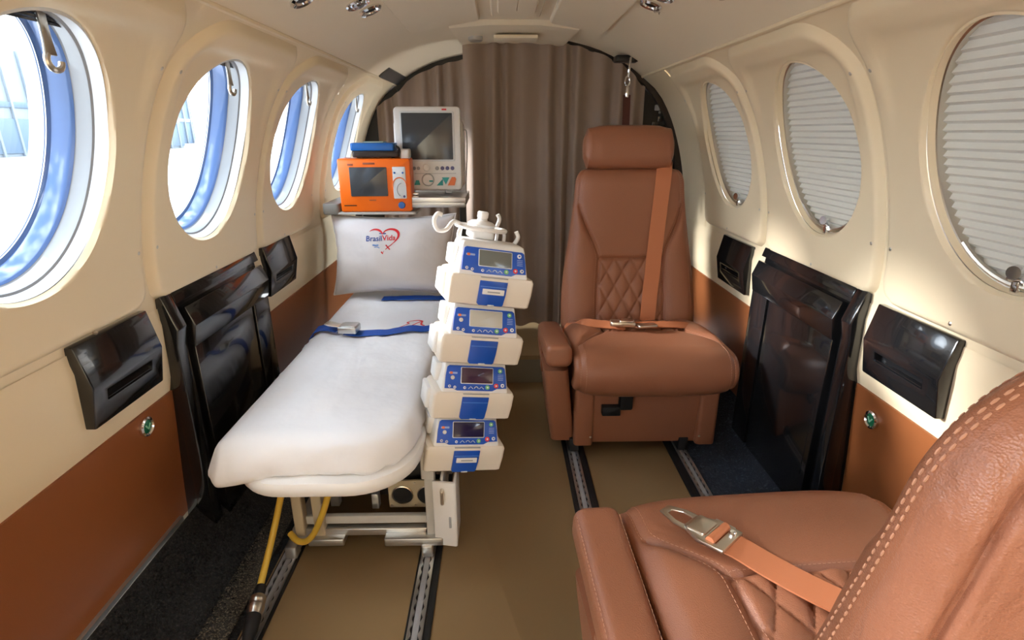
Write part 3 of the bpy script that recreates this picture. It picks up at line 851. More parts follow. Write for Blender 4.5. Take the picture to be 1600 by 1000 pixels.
def make_seat(name, loc, rz, arm_side, label, near=False):
    S = empty(name, loc, (0, 0, rz))
    HWB = 0.212
    # --- base skirt
    mb = MB()
    mb.loft([[(p, q, z) for p, q in rrect(-a, a, -0.135+f, 0.20, [0.022]*4, 5)] for z, a, f in ((0.035, 0.192, 0.012), (0.045, 0.196, 0.008), (0.15, 0.204, 0.0), (0.25, 0.208, -0.004), (0.275, 0.205, 0.0))])
    base = mb.obj('base', M_leather, S, smooth=50)
    for s in (-1, 1):   # corner flanges with screws
        mb = MB(); mb.rbox(min(s*0.150, s*0.206), max(s*0.150, s*0.206), -0.146, -0.10, 0.035, 0.262, 0.012, 0.004); o = mb.obj('corner_panel', M_leather, S, smooth=40)
        for z in (0.065, 0.235 if s < 0 else 0.065):
            mb = MB(); mb.lathe([(0.0034, 0), (0.0032, 0.0012), (0.001, 0.002)], 10, (s*0.158, -0.146, z), (0, -1, 0)); mb.obj('screw', M_steel, o)
            if s > 0: break
    # recline latch
    mb = MB(); mb.rbox(-0.082, -0.046, -0.160, -0.130, 0.158, 0.250, 0.006, 0.003, axis='y'); mb.obj('latch_block', M_blackm, S)
    lt = MB(); lt.rbox(-0.130, -0.078, -0.156, -0.134, 0.138, 0.166, 0.003, 0.002, axis='y'); lt.obj('latch_handle', M_blackm, S)
    for x in (-0.090, -0.030):
        mb = MB(); mb.lathe([(0.0045, 0), (0.0045, 0.002), (0.002, 0.003)], 10, (x, -0.136, 0.196), (0, -1, 0)); mb.obj('screw', M_steel, S)
    # rail shoes
    for x in (-0.202, 0.120):
        mb = MB(); mb.rbox(x-0.014, x+0.014, -0.13, 0.22, 0.008, 0.050, 0.003, 0.002); mb.obj('rail_shoe', M_blackm, S)
    # --- cushion
    RY, RZ_, RR = -0.165, 0.284, 0.036
    def cpath(v):
        lf = 0.325; la = PI*RR*1.05; s = v*(lf+la)
        if s < lf:
            k = s/lf; y = 0.16 + (RY-0.16)*k; z = 0.282 + (RZ_+RR-0.282)*k**0.9 + 0.012*math.sin(PI*k)
            return y, z, -0.05, 0.9987
        a = PI/2 + (s-lf)/RR
        return RY + RR*math.cos(a), RZ_ + RR*math.sin(a), math.cos(a), math.sin(a)
    csurf = pad_surface(cpath, lambda v: 0.217 + 0.004*v, lambda v: 0.036, lambda v: 0.52 + 0.40*sm(0.42, 0.66, v), 0.44, L=0.45)
    top, quilt, b1, b2 = pad_objects(S, csurf, 0.44, ('seat_cushion', 'seat_quilting', 'seat_bolster'))
    # cushion core closing the sides of the roll
    for s in (-1, 1):
        mb = MB(); ring = []
        pts = [csurf(s, v) for v in [0.02*k for k in range(51)]]
        c = Vector((s*0.205, -0.13, 0.295))
        mb.add(pts + [c], [(i, i+1, len(pts)) for i in range(len(pts)-1)])
        mb.obj('side_gusset', M_leather, S, smooth=50)
    mb = MB(); mb.rbox(-0.205, 0.205, -0.165, 0.19, 0.235, 0.300, 0.02, 0.01); mb.obj('seat_pan', M_leather, S)
    # --- backrest
    P0 = Vector((0.183 if near else 0.155, 0.265)); ang = math.radians(10.5 if near else 13); LB = 0.545 if near else 0.535
    def bpath(v):
        s = v*LB
        y = P0.x + math.sin(ang)*s + 0.010*math.sin(PI*v); z = P0.y + math.cos(ang)*s
        return y, z, -math.cos(ang), math.sin(ang)
    def rt(v):
        v0 = 0.80 if near else 0.90
        return max(0.0, 1-max(0.0, (v-v0)/(1-v0))**2.2)**(1/2.2)
    def bw(v): return ((0.213 - 0.016*sm(0.15, 1.0, v)) if near else (0.218 - 0.045*sm(0.15, 1.0, v)))*((0.45+0.55*rt(v)) if near else (0.80+0.20*rt(v)))
    def bh(v): return 0.044*(0.25+0.75*rt(v))
    bsurf = pad_surface(bpath, bw, bh, lambda v: 0.50 + 0.42*sm(0.46, 0.84, v)**0.8, 0.47, L=LB)
    pads = pad_objects(S, bsurf, 0.47, ('shoulder_pad', 'back_quilting', 'back_bolster'))
    # rear shell (closed superellipse, rounded at the top)
    mb = MB(); rings = []
    NV = 60 if near else 30; NA = 130 if near else 56
    def shell_pt(th, v):
        y, z, ny, nz = bpath(v)
        w = bw(v)*1.0; hb = 0.062*(0.15+0.85*rt(v))*(1-0.25*v)
        c, s_ = math.cos(th), math.sin(th)
        x = w*math.copysign(abs(c)**(2/3.4), c); o = -hb*abs(s_)**(2/2.4)
        if near:
            f = noise.noise((x*9, v*5, 1.7))*0.004 + noise.noise((x*30 + v*14, v*9 - x*12, 4.1))*0.0022
            o += f*s_
            # curved seams of the rear panel
            for t0 in (0.50 + 0.06*math.sin(PI*v), PI - 0.50 - 0.06*math.sin(PI*v)):
                g = math.exp(-((th-t0)/0.045)**2); x *= 1 - 0.030*g; o *= 1 - 0.17*g
        return Vector((x, y + ny*o, z + nz*o))
    for k in range(NV+1):
        v = k/NV*1.0
        rings.append([shell_pt(PI*i/NA, v) for i in range(NA+1)])
    # front closing edge: open half tube, capped at the top by a last shrunken ring
    yv, zv, ny, nz = bpath(1.0); cc = Vector((0, yv, zv))
    rings.append([cc + (p-cc)*0.6 + Vector((0, 0.0, 0.004)) for p in rings[-1]]); rings.append([cc + (p-cc)*0.05 + Vector((0, 0, 0.005)) for p in rings[-2]])
    mb.loft(rings, closed=False)
    shell = mb.obj('back_shell', M_leather_w if near else M_leather, S, smooth=60)
    # top closure between pads and shell
    mb = MB()
    fr = [bsurf(-1 + 2*i/40, 1.0) for i in range(41)]
    mb.loft([fr, [cc + (p-cc)*0.5 + Vector((0, 0, 0.006)) for p in fr], [cc + (p-cc)*0.03 + Vector((0, 0, 0.006)) for p in fr]], closed=False)
    mb.obj('top_gusset', M_leather_w if near else M_leather, S, smooth=60)
    # --- headrest
    mb = MB(); hv = []
    hc = Vector((0, 0.312, 0.850) if near else (-0.012, 0.268, 0.852)); ct, st = math.cos(math.radians(8)), math.sin(math.radians(8))
    for k in range(25):
        xx = -0.140 + 0.280*k/24; e = max(0.0, 1-abs(xx/0.140)**5)**(1/5); e = 0.55 + 0.45*e if 0 < k < 24 else 0.45
        ring = []
        for j in range(28):
            a = 2*PI*j/28; c, s_ = math.cos(a), math.sin(a)
            yy = 0.046*e*math.copysign(abs(c)**0.8, c); zz = 0.066*e*math.copysign(abs(s_)**0.75, s_)
            sag = -0.005*abs(xx/0.14)**3
            if abs(abs(xx)-0.112) < 0.008: yy *= 0.97; zz *= 0.97
            ring.append(hc + Vector((xx, yy*ct + zz*st, -yy*st + zz*ct + sag)))
        hv.append(ring)
    mb.loft(hv); mb.obj('headrest', M_leather, S, smooth=60)
    for x in (-0.05, 0.05):
        mb = MB(); mb.tube([(x, hc.y-0.006, 0.72), (x, hc.y-0.002, hc.z-0.05)], 0.006, 8); mb.obj('headrest_post', M_chrome, S)
    # --- armrest on the aisle side
    a = arm_side
    arm = empty('armrest', (a*0.259, 0, 0)); arm.parent = S
    mb = MB(); mb.rbox(-0.036, 0.036, -0.180, 0.160, -0.062, 0.0, 0.020, 0.014, axis='y', n=6, seg=4); mb.obj('arm_pad', M_leather, arm, (0, 0, 0.338), (math.radians(-8), 0, 0), smooth=50)
    mb = MB(); mb.loft([[(a*x, y, z) for x, y in ((-0.034, -0.150+f), (0.030, -0.160+f), (0.030, 0.15), (-0.034, 0.15))] for z, f in ((0.05, 0.05), (0.10, 0.03), (0.24, 0.0), (0.322, -0.005))] if False else
        [[(p, q, z) for p, q in rrect(-0.040, 0.028+d, -0.150+f, 0.15, [0.016]*4, 5)] if a < 0 else [(p, q, z) for p, q in rrect(-0.028-d, 0.040, -0.150+f, 0.15, [0.016]*4, 5)] for z, f, d in ((0.04, 0.030, 0.0), (0.12, 0.015, 0.0), (0.24, 0.0, 0.0), (0.275, 0.004, 0.0))])
    # the skirt leans outwards toward the top
    mb.v = [(x + a*(-0.035 + 0.035*min(1, z/0.30)), y, z) for x, y, z in mb.v]
    mb.obj('arm_skirt', M_leather, arm, smooth=50)
    mb = MB(); mb.rbox(a*0.030-0.006, a*0.030+0.006, -0.02, 0.03, 0.215, 0.290, 0.004, 0.003, axis='x'); mb.obj('arm_button', M_leather, arm)
    # --- stitching
    mb = MB()
    for s in (-1, 1):
        for d in (0.012, -0.012):
            stitch_line(mb, [bsurf(s*(0.5 + (d*2.2 if d > 0 else d*1.6)), v) + Vector((0, -0.0004, 0)) for v in [0.02 + 0.94*k/60 for k in range(61)]], 0.0006)
        if not near: stitch_line(mb, [bsurf(s*0.80, v) for v in [0.02 + 0.94*k/60 for k in range(61)]], 0.0006)
        for tt in (0.535, 0.47):
            stitch_line(mb, [csurf(s*tt, v) + Vector((0, 0, 0.0003)) for v in [0.02 + 0.94*k/70 for k in range(71)]], 0.0006)
        stitch_line(mb, [Vector((a*0.259 + s*0.0325, y, 0.3335 - y*0.1405)) for y in [-0.16 + 0.30*k/30 for k in range(31)]], 0.0006)
    for bs, vq in ((bsurf, 0.47), (csurf, 0.44)):
        stitch_line(mb, [bs(-0.48 + 0.96*k/40, vq+0.014) for k in range(41)], 0.0005)
    if near:
        for frx in (0.865, 0.945):
            for sgn in (1, -1):
                pts = []
                for k in range(70):
                    v = 0.02 + 0.97*k/69
                    pts.append(bsurf(sgn*frx, v) + Vector((sgn*0.0006, -0.0002, 0)))
                stitch_line(mb, pts, 0.0009, 0.0050, 0.0026)
            pts = [shell_pt(PI*i/50, 0.970 if frx < 0.9 else 0.988) + Vector((0, 0.0006, 0.0012)) for i in range(4, 47)]
            stitch_line(mb, pts, 0.0009, 0.0050, 0.0026)
    o = mb.obj('stitching', M_stitch, S, smooth=60); o['kind'] = 'stuff'
    tag(S, label, 'seat', 'brown leather cabin seats')
    S['_'] = 0; del S['_']
    return S, csurf, bsurf

S1, cs, bs = make_seat('leather_seat', (0.412, 1.515, 0), 0, -1, 'brown leather seat with headrest facing the camera in front of the curtain')
# belts of the far seat
N1 = lambda p, k=0.004: p
up1 = Vector((0, -0.0, 0))
mb = MB(); pts = []
for k in range(15):
    v = 1.0 - k/14*0.99; p = bs(0.40 - 0.30*k/14*0.9 - 0.02, v)
    q = p + Vector((0, -0.006, 0.0015)); q.x = 0.100 - 0.052*k/14
    pts.append(q)
pts = [Vector((0.112, 0.300, 0.800)), Vector((0.106, 0.262, 0.806))] + pts[1:]
mb.ribbon(bez(pts, 60), (1, 0, 0.08), 0.048, 0.0025); mb.obj('shoulder_belt', M_belt, S1, smooth=60)
def belt_on_cushion(tv, lift=0.005):
    return [cs(t, v) + Vector((0, 0, l + lift)) for t, v, l in tv]
mb = MB(); mb.ribbon(bez([(-0.215, 0.10, 0.312), (-0.19, 0.06, 0.342), (-0.16, 0.03, 0.372), (-0.10, 0.01, 0.372), (-0.06, -0.005, 0.366)], 24), [(0, -0.6, 0.8)]*25, 0.030, 0.0025) if False else mb.ribbon(bez([(-0.215, 0.10, 0.312), (-0.19, 0.06, 0.328), (-0.16, 0.02, 0.356), (-0.10, -0.01, 0.361), (-0.05, -0.03, 0.363)], 24), (0, 1, 0.25), 0.036, 0.0025)
lb = mb.obj('lap_belt', M_belt, S1, smooth=60)
mb = MB(); mb.ribbon(bez([(0.215, 0.08, 0.310), (0.18, 0.03, 0.338), (0.10, -0.01, 0.360), (0.04, -0.02, 0.364), (-0.02, -0.03, 0.366)], 24), (0, 1, 0.15), 0.036, 0.0025); mb.obj('lap_belt', M_belt, S1, smooth=60)
mb = MB(); mb.rbox(-0.036, 0.036, -0.020, 0.020, 0.0, 0.014, 0.007, 0.004); bk = mb.obj('buckle', M_steel, S1, (-0.060, -0.028, 0.365), (math.radians(-4), 0, math.radians(-7)))
mb = MB(); mb.rbox(-0.010, 0.030, -0.017, 0.017, 0.014, 0.018, 0.004, 0.002); mb.obj('buckle_flap', M_chrome, bk)
mb = MB(); mb.rbox(-0.028, 0.030, -0.017, 0.017, 0.0, 0.007, 0.006, 0.002); mb.obj('belt_tongue', M_steel, S1, (0.005, -0.045, 0.367), (math.radians(-6), 0, math.radians(8)))

def cushion_z(surf, x, y):
    best = None
    for i in range(41):
        v = 0.72*i/40
        for t in range(-20, 21):
            p = surf(t/20, v); d = (p.x-x)**2 + (p.y-y)**2
            if best is None or d < best[0]: best = (d, p.z)
    return best[1]
S2, cs2, bs2 = make_seat('leather_seat', (0.412, 0.530, 0), PI + math.radians(4), 1, 'brown leather seat in the near right corner with its back to the camera', near=True)
# belt of the near seat (seat space: front is -y, aisle is +x)
pts = [(x, y, cushion_z(cs2, x, y) + l) for x, y, l in ((0.118, -0.098, 0.008), (0.090, -0.072, 0.009), (0.060, -0.040, 0.009), (0.025, 0.0, 0.008), (-0.02, 0.045, 0.007), (-0.07, 0.095, 0.005), (-0.11, 0.135, 0.0))]
mb = MB(); mb.ribbon(bez(pts, 42), (0.72, 0.69, 0.0), 0.046, 0.0026); mb.obj('lap_belt', M_belt, S2, smooth=60)
bk = empty('buckle', (0.112, -0.096, cushion_z(cs2, 0.112, -0.096) + 0.011), (math.radians(4), math.radians(2), math.radians(-52))); bk.parent = S2
def frame_plate(outer, inner, z0, z1):
    mb = MB(); n = len(outer)
    vs = [(x, y, z0) for x, y in outer] + [(x, y, z0) for x, y in inner] + [(x, y, z1) for x, y in outer] + [(x, y, z1) for x, y in inner]
    fs = []
    for i in range(n):
        j = (i+1) % n
        fs += [(2*n+i, 2*n+j, 3*n+j, 3*n+i), (i, n+i, n+j, j), (i, j, 2*n+j, 2*n+i), (n+i, 3*n+i, 3*n+j, n+j)]
    return mb.add(vs, fs)
outer = [(-0.030, 0.030), (0.006, 0.032), (0.034, 0.018), (0.034, -0.018), (0.006, -0.032), (-0.030, -0.030)]
inner = [(-0.016, 0.022), (-0.006, 0.022), (0.000, 0.020), (0.000, -0.020), (-0.006, -0.022), (-0.016, -0.022)]
frame_plate(outer, inner, -0.002, 0.004).obj('buckle_plate', M_steel, bk, bevel=0.0012, smooth=30)
outer = [(0.020, 0.022), (0.050, 0.020), (0.078, 0.010), (0.078, -0.012), (0.052, -0.022), (0.020, -0.022)]
inner = [(0.036, 0.012), (0.050, 0.012), (0.067, 0.005), (0.067, -0.006), (0.052, -0.013), (0.036, -0.012)]
frame_plate(outer, inner, -0.001, 0.002).obj('buckle_loop', M_steel, bk, bevel=0.001, smooth=30)
mb = MB(); mb.tube([(-0.008, -0.024, 0.004), (-0.008, 0.024, 0.004)], 0.0065, 12); mb.obj('belt_roll', M_belt, bk)
mb = MB(); mb.rbox(0.002, 0.030, -0.020, 0.020, 0.003, 0.007, 0.004, 0.0015); mb.obj('cover_plate', M_steel, bk)
mb = MB(); mb.lathe([(0.005, 0), (0.005, 0.004), (0.004, 0.005)], 12, (-0.022, -0.016, 0.003)); mb.obj('rivet', M_chrome, bk)
mb = MB(); mb.rbox(-0.018, 0.012, -0.036, -0.028, -0.008, 0.002, 0.002, 0.001); mb.obj('side_catch', M_alu, bk)

# ================================================================== STRETCHER
ST = empty('stretcher', (-0.32, 1.35, 0.0)); SO = Vector(ST.location)
def spart(name, mb, m, parent=ST, **k):
    mb.v = [(x-SO.x, y-SO.y, z-SO.z) for x, y, z in mb.v]
    return mb.obj(name, m, parent, **k)
mb = MB(); rings = []
TR = [0.03, 0.03, 0.10, 0.125]
for ins, z in ((0.016, 0.270), (0.004, 0.272), (0.0, 0.279), (0.0, 0.292), (0.004, 0.299), (0.012, 0.301)):
    rings.append([(p, q, z) for p, q in rrect(-0.505+ins, -0.163-ins, 0.832+ins, 1.88, [max(r-ins, .004) for r in TR], 10)])
mb.loft(rings); spart('mattress_tray', mb, M_white, smooth=40)
for x in (-0.452, -0.160):
    mb = MB(); mb.rbox(x-0.014, x+0.014, 0.985, 1.83, 0.200, 0.268, 0.004, 0.002); spart('side_beam', mb, M_grime)
    mb = MB(); mb.rbox(x-0.016, x+0.016, 0.995, 1.83, 0.030, 0.066, 0.004, 0.002); spart('base_beam', mb, M_grime)
for x, m in ((-0.448, M_beige), (-0.405, M_beige), (-0.158, M_grime)):
    for y in (1.0, 1.40, 1.80):
        if y > 1.0 and x == -0.405: continue
        mb = MB(); mb.rbox(x-0.011, x+0.011, y-0.010, y+0.016, 0.052, 0.215, 0.003, 0.002); spart('post', mb, m)
mb = MB(); mb.rbox(-0.440, -0.150, 1.005, 1.018, 0.072, 0.092, 0.002, 0.001, axis='x'); spart('cross_member', mb, M_grime)
mb = MB(); mb.rbox(-0.440, -0.150, 0.995, 1.012, 0.048, 0.066, 0.002, 0.001, axis='x'); spart('cross_member', mb, M_alu)
mb = MB(); mb.rbox(-0.430, -0.350, 0.978, 1.012, 0.034, 0.052, 0.004, 0.003); spart('foot_plate', mb, M_alu)
mb = MB(); mb.rbox(-0.262, -0.132, 0.975, 1.012, 0.034, 0.054, 0.004, 0.003); spart('foot_plate', mb, M_alu)
for x in (-0.168, -0.468):
    mb = MB(); mb.rbox(x-0.013, x+0.013, 0.972, 1.000, 0.006, 0.036, 0.004, 0.003); spart('track_lug', mb, M_alu)
# plate with two round openings
mb = MB(); 
mb.rbox(-0.262, -0.140, 1.052, 1.058, 0.078, 0.150, 0.003, 0.001, axis='y'); pl = spart('fan_plate', mb, M_beige)
for x in (-0.230, -0.172):
    mb = MB(); mb.lathe([(0.0235, 0.0), (0.0245, 0.003), (0.0225, 0.004), (0.0215, 0.001)], 26, (x, 1.052, 0.113), (0, -1, 0), cap=False); spart('port_ring', mb, M_steel, pl)
    mb = MB(); mb.lathe([(0.0225, 0.0), (0.0225, 0.0012), (0.0001, 0.0014)], 26, (x, 1.052, 0.113), (0, -1, 0)); spart('port', mb, M_blackm, pl)
for x in (-0.256, -0.146, -0.201):
    for z in (0.084, 0.144):
        mb = MB(); mb.lathe([(0.0028, 0), (0.0024, 0.002)], 8, (x, 1.052, z), (0, -1, 0)); spart('screw', mb, M_steel, pl)
mb = MB(); mb.rbox(-0.392, -0.372, 1.04, 1.06, 0.092, 0.150, 0.002, 0.001); spart('clamp', mb, M_alu)
mb = MB(); mb.rbox(-0.296, -0.280, 1.03, 1.05, 0.092, 0.130, 0.002, 0.001); spart('clamp', mb, M_alu)
mb = MB(); mb.rbox(-0.44, -0.15, 1.075, 1.80, 0.095, 0.190, 0.004, 0.004); spart('under_tray_block', mb, M_blackm)  # solid black block filling the space under the tray
mb = MB(); mb.rbox(-0.232, -0.214, 0.99, 1.0, 0.228, 0.268, 0.002, 0.002); spart('tray_lug', mb, M_white)
# side plate carrying the pump pole
poly = [(0.985, 0.030), (1.010, 0.042), (1.090, 0.070), (1.090, 0.200), (0.990, 0.200), (0.985, 0.19)]
mb = MB(); mb.loft([[(x, y, z) for y, z in poly] for x in (-0.134, -0.128)]); sp = spart('side_plate', mb, M_white, bevel=0.0015, smooth=30)
mb = MB(); mb.loft([[(-0.134, 0.985, 0.030), (-0.128, 0.985, 0.030), (-0.128, 0.985, 0.25), (-0.134, 0.985, 0.25)], [(-0.106, 0.972, 0.032), (-0.101, 0.974, 0.032), (-0.101, 0.974, 0.25), (-0.106, 0.972, 0.25)]] if False else
    [[(-0.150, 0.980, z), (-0.104, 0.972, z), (-0.100, 0.974, z), (-0.100, 1.06, z), (-0.104, 1.06, z), (-0.106, 0.980, z), (-0.150, 0.985, z)] for z in (0.034, 0.198)])
spart('corner_plate', mb, M_white, bevel=0.001, smooth=30)
mb = MB(); mb.rbox(-0.133, -0.125, 0.964, 0.980, 0.148, 0.184, 0.004, 0.003, axis='y'); spart('latch', mb, M_steel)
mb = MB(); mb.rbox(-0.117, -0.112, 0.9705, 0.976, 0.085, 0.112, 0.001, 0.0005, axis='y'); spart('slot', mb, M_gkey)
tag(ST, 'stretcher base with white tray on grey metal frame standing on the left floor tracks', 'stretcher')

# mattress in a white sheet
def mat_ring(ins, z, wob=0.0, low=0.0):
    out = []
    for p, q in rrect(-0.538+ins, -0.172-ins, 0.856+ins, 1.93-ins, [max(r-ins, .01) for r in (0.03, 0.03, 0.038, 0.120)], 12): out.append((p, q, z))
    return out
mb = MB(); rings = []
def wrinkle(x, y):
    r = 0.005*noise.noise((x*9+2, y*5, 0.3)) + 0.0035*noise.noise((x*22+y*10, y*7-x*14, 3.1)) + 0.004*abs(noise.noise((x*12-y*9, y*4+x*3, 6.6)))
    return r
def dens(ring, step=0.02):
    out = []
    for a, b in zip(ring, ring[1:]+ring[:1]):
        a = Vector(a); b = Vector(b); n = max(1, int((b-a).length/step))
        out += [a.lerp(b, k/n) for k in range(n)]
    return out
nd = None
base_ring = mat_ring(0, 0)
cnts = []
for a, b in zip(base_ring, base_ring[1:]+base_ring[:1]): cnts.append(max(1, int((Vector(b)-Vector(a)).length/0.009)))
def mring(ins, z):
    r = mat_ring(ins, z); out = []
    for (a, b), n in zip(zip(r, r[1:]+r[:1]), cnts):
        a = Vector(a); b = Vector(b); out += [a.lerp(b, k/n) for k in range(n)]
    return out
prof = [(0.040, 0.303), (0.012, 0.302), (0.002, 0.305), (-0.002, 0.310), (-0.003, 0.316), (-0.002, 0.324), (0.0, 0.333), (0.004, 0.344), (0.010, 0.353), (0.018, 0.359), (0.030, 0.363)] + [(0.03+0.0125*k, 0.365) for k in range(1, 11)] + [(0.162, 0.366)]
def top_bulge(x, y):
    return 0.006*noise.noise((x*4, y*3, 8.8)) + wrinkle(x, y)
for j, (ins, z) in enumerate(prof):
    ring = []
    for p in mring(ins, z):
        dx = -0.355-p.x; dy = max(1.0, min(1.7, p.y))-p.y; d = Vector((dx, dy, 0)); d = d.normalized() if d.length > 0 else d
        if j < 8:    # lower skirt: gathered folds, drooping at the near corner
            w = 0.008*noise.noise((p.x*16, p.y*16, z*14)) + 0.006*noise.noise((p.x*48, p.y*48, z*22))
            p = p - d*w
            crn = math.exp(-(((p.x+0.53)/0.09)**2 + ((p.y-0.86)/0.09)**2))
            p.z -= (0.018*crn + 0.006*(noise.noise((p.x*11, p.y*11, 5))+0.4))*sm(0.35, 0.302, z)
            p -= d*0.012*crn*sm(0.35, 0.302, z)
            rgt = math.exp(-(((p.x+0.20)/0.10)**2 + ((p.y-0.87)/0.08)**2)); p.z += 0.010*rgt*sm(0.34, 0.302, z)*noise.noise((p.x*40, p.y*30, 1))
        p.z += top_bulge(p.x, p.y)*sm(0.0, 0.05, ins)
        ring.append(p)
    rings.append(ring)
mb.loft(rings, cap0=False, cap1=False)
# flat middle strip
last = rings[-1]; n = len(last); k0 = len(mb.v) - n
mb.f.append(tuple(k0+i for i in range(n)))
MT = empty('mattress', (-0.34, 1.38, 0.302))
mb.xf(Matrix.Translation((0.34, -1.38, -0.302)))
mo = mb.obj('sheet', M_sheet, MT, smooth=80)
tag(MT, 'narrow mattress covered with a tucked white sheet on the stretcher', 'mattress')
def bed_z(x, y): return 0.3665 + top_bulge(x, y)

# logo strokes
def heart(t):   # t 0..1 around, tip at bottom
    a = 2*PI*t
    return (16*math.sin(a)**3/34.0, (13*math.cos(a)-5*math.cos(2*a)-2*math.cos(3*a)-math.cos(4*a))/34.0)
def stroke(mb, pts, wfn, fn):
    n = len(pts); L = []; R = []
    for i, (x, y) in enumerate(pts):
        a = pts[max(0, i-1)]; b = pts[min(n-1, i+1)]
        dx, dy = b[0]-a[0], b[1]-a[1]; l = math.hypot(dx, dy) or 1
        w = wfn(i/(n-1))/2
        L.append(fn(x-dy/l*w, y+dx/l*w)); R.append(fn(x+dy/l*w, y-dx/l*w))
    mb.loft([[a, b] for a, b in zip(L, R)], closed=False)
def text_mesh(body, size, fn, name, m, parent, xshift=0.0, shear=0.0):
    cu = bpy.data.curves.new(name, 'FONT'); cu.body = body; cu.size = size; cu.resolution_u = 3; cu.offset = size*0.012
    ob = bpy.data.objects.new(name, cu); COL.objects.link(ob)
    dg = bpy.context.evaluated_depsgraph_get(); me = bpy.data.meshes.new_from_object(ob.evaluated_get(dg))
    bpy.data.objects.remove(ob)
    w = max(v.co.x for v in me.vertices)
    for v in me.vertices: v.co = fn(v.co.x + xshift + shear*v.co.y, v.co.y)
    me.materials.clear()
    return link(name, me, m, parent), w

# pillow leaning against the shelf
PW, PH_, PT = 0.210, 0.137, 0.088
PL = empty('pillow', (-0.362, 1.790, 0.372), (math.radians(-12), 0, math.radians(-1)))
def pil(u, v, side=-1):
    e = max(0.0, (1-abs(u)**2.3))**0.62*max(0.0, (1-abs(v)**2.2))**0.60
    pin = 0.020*(1-abs(u)**2)*abs(v)**6
    x = PW*u*(1-0.085*(1-v*v)) + 0.003*noise.noise((u*4, v*4, 2))
    z = PH_*(1+v) - math.copysign(1, v)*0.016*(1-u*u)*abs(v)**3
    wr = 0.006*noise.noise((u*2.2+1, v*2.5, 7)) + 0.004*noise.noise((u*6, v*3, 1.5))*abs(v)**1.5
    return Vector((x, side*(PT*e*(1-0.15*v)) + wr*e*1.2, z))
mb = MB(); N = 44
for side in (-1, 1):
    mb.loft([[pil(-1+2*i/N, -1+2*k/N, side) for i in range(N+1)] for k in range(N+1)], closed=False)
po = mb.obj('pillowcase', M_pillow, PL, smooth=70)
bm = bmesh.new(); bm.from_mesh(po.data); bmesh.ops.remove_doubles(bm, verts=bm.verts, dist=0.0004); bmesh.ops.recalc_face_normals(bm, faces=bm.faces); bm.to_mesh(po.data); bm.free()
mb = MB(); ring = [pil(u, v, -1) for u, v in [(-1+2*i/30, -1) for i in range(30)] + [(1, -1+2*i/24) for i in range(24)] + [(1-2*i/30, 1) for i in range(30)] + [(-1, 1-2*i/24) for i in range(25)]]
mb.tube(ring, 0.0022, 6); mb.obj('seam', M_pillow, PL)
def pfn(x, z):   # x from the centre, z height on the pillow face (metres)
    u = x/PW; v = z/PH_-1
    p = pil(u, v, -1); return p + Vector((0, -0.0012, 0))
LX, LZ = -0.082, 0.180
def lfn(x, y): return pfn(LX + x, LZ + y + 0.03*x)
t1, w1 = text_mesh('Brasil', 0.0262, lfn, 'lettering_blue', M_navy, PL)
t2, w2 = text_mesh('Vida', 0.0262, lambda x, y: lfn(x + w1 + 0.002, y + 0.001), 'lettering_red', M_red, PL)
mb = MB()
hs = 0.115; hx, hy = w1 + 0.004, 0.006
def hfn(x, y): return lfn(hx + x*hs, hy + y*hs*0.86)
stroke(mb, [heart(0.03 + 0.36*i/30) for i in range(31)], lambda t: 0.01 + 0.07*math.sin(PI*min(1, t*1.1))**1.2, hfn)
stroke(mb, [heart(0.97 - 0.17*i/20) for i in range(21)], lambda t: 0.012 + 0.06*math.sin(PI*t)**1.0, hfn)
stroke(mb, [heart(0.42 + 0.07*i/8) for i in range(9)], lambda t: 0.012, hfn)
stroke(mb, [heart(0.50 + 0.07*i/8) for i in range(9)], lambda t: 0.04*(t)+0.008, hfn)
stroke(mb, [(0.10, -0.20), (0.24, -0.36)], lambda t: 0.035, hfn)
stroke(mb, [(0.10, -0.35), (0.30, -0.18)], lambda t: 0.022, hfn)
mb.obj('heart_emblem', M_red, PL, fix=False, smooth=None)
mb = MB(); stroke(mb, [(-0.10, 0.20), (0.0, 0.185), (0.10, 0.19)], lambda t: 0.035, hfn); mb.obj('small_caption', M_navy, PL, fix=False, smooth=None)
mb = MB(); stroke(mb, [(-0.30, -0.19), (-0.2, -0.21), (-0.12, -0.20)], lambda t: 0.045, hfn); stroke(mb, [(-0.24, -0.27), (-0.15, -0.26), (-0.08, -0.30)], lambda t: 0.022, hfn); mb.obj('ambulance_mark', mat('sky_print', (0.10, 0.25, 0.60), 0.5), PL, fix=False, smooth=None)
tag(PL, 'white pillow printed with a red heart and lettering, propped at the head of the stretcher', 'pillow')

# sheet logo, partly under the strap
mb = MB()
def sfn(x, y): 
    X = -0.262 + x*0.05 + y*0.018; Y = 1.478 + y*0.060 - x*0.004
    return Vector((X+0.34, Y-1.38, bed_z(X, Y) + 0.0012 - 0.302))
for pts in ([(-0.5, 0.5), (-0.35, 0.75), (0.05, 0.8), (0.3, 0.72)], [(0.3, 0.75), (0.45, 0.3), (0.75, 0.1)], [(0.3, 0.72), (0.1, 0.3), (0.0, -0.1), (0.15, -0.3)], [(-0.5, 0.5), (-0.3, 0.35), (-0.55, 0.0), (-0.85, -0.35), (-0.5, -0.45), (0.0, -0.35)]):
    stroke(mb, [tuple(p)[:2] for p in bez([(a, b, 0) for a, b in pts], 16)], lambda t: 0.09, sfn)
mb.obj('heart_print', M_red, MT, fix=False, smooth=None)

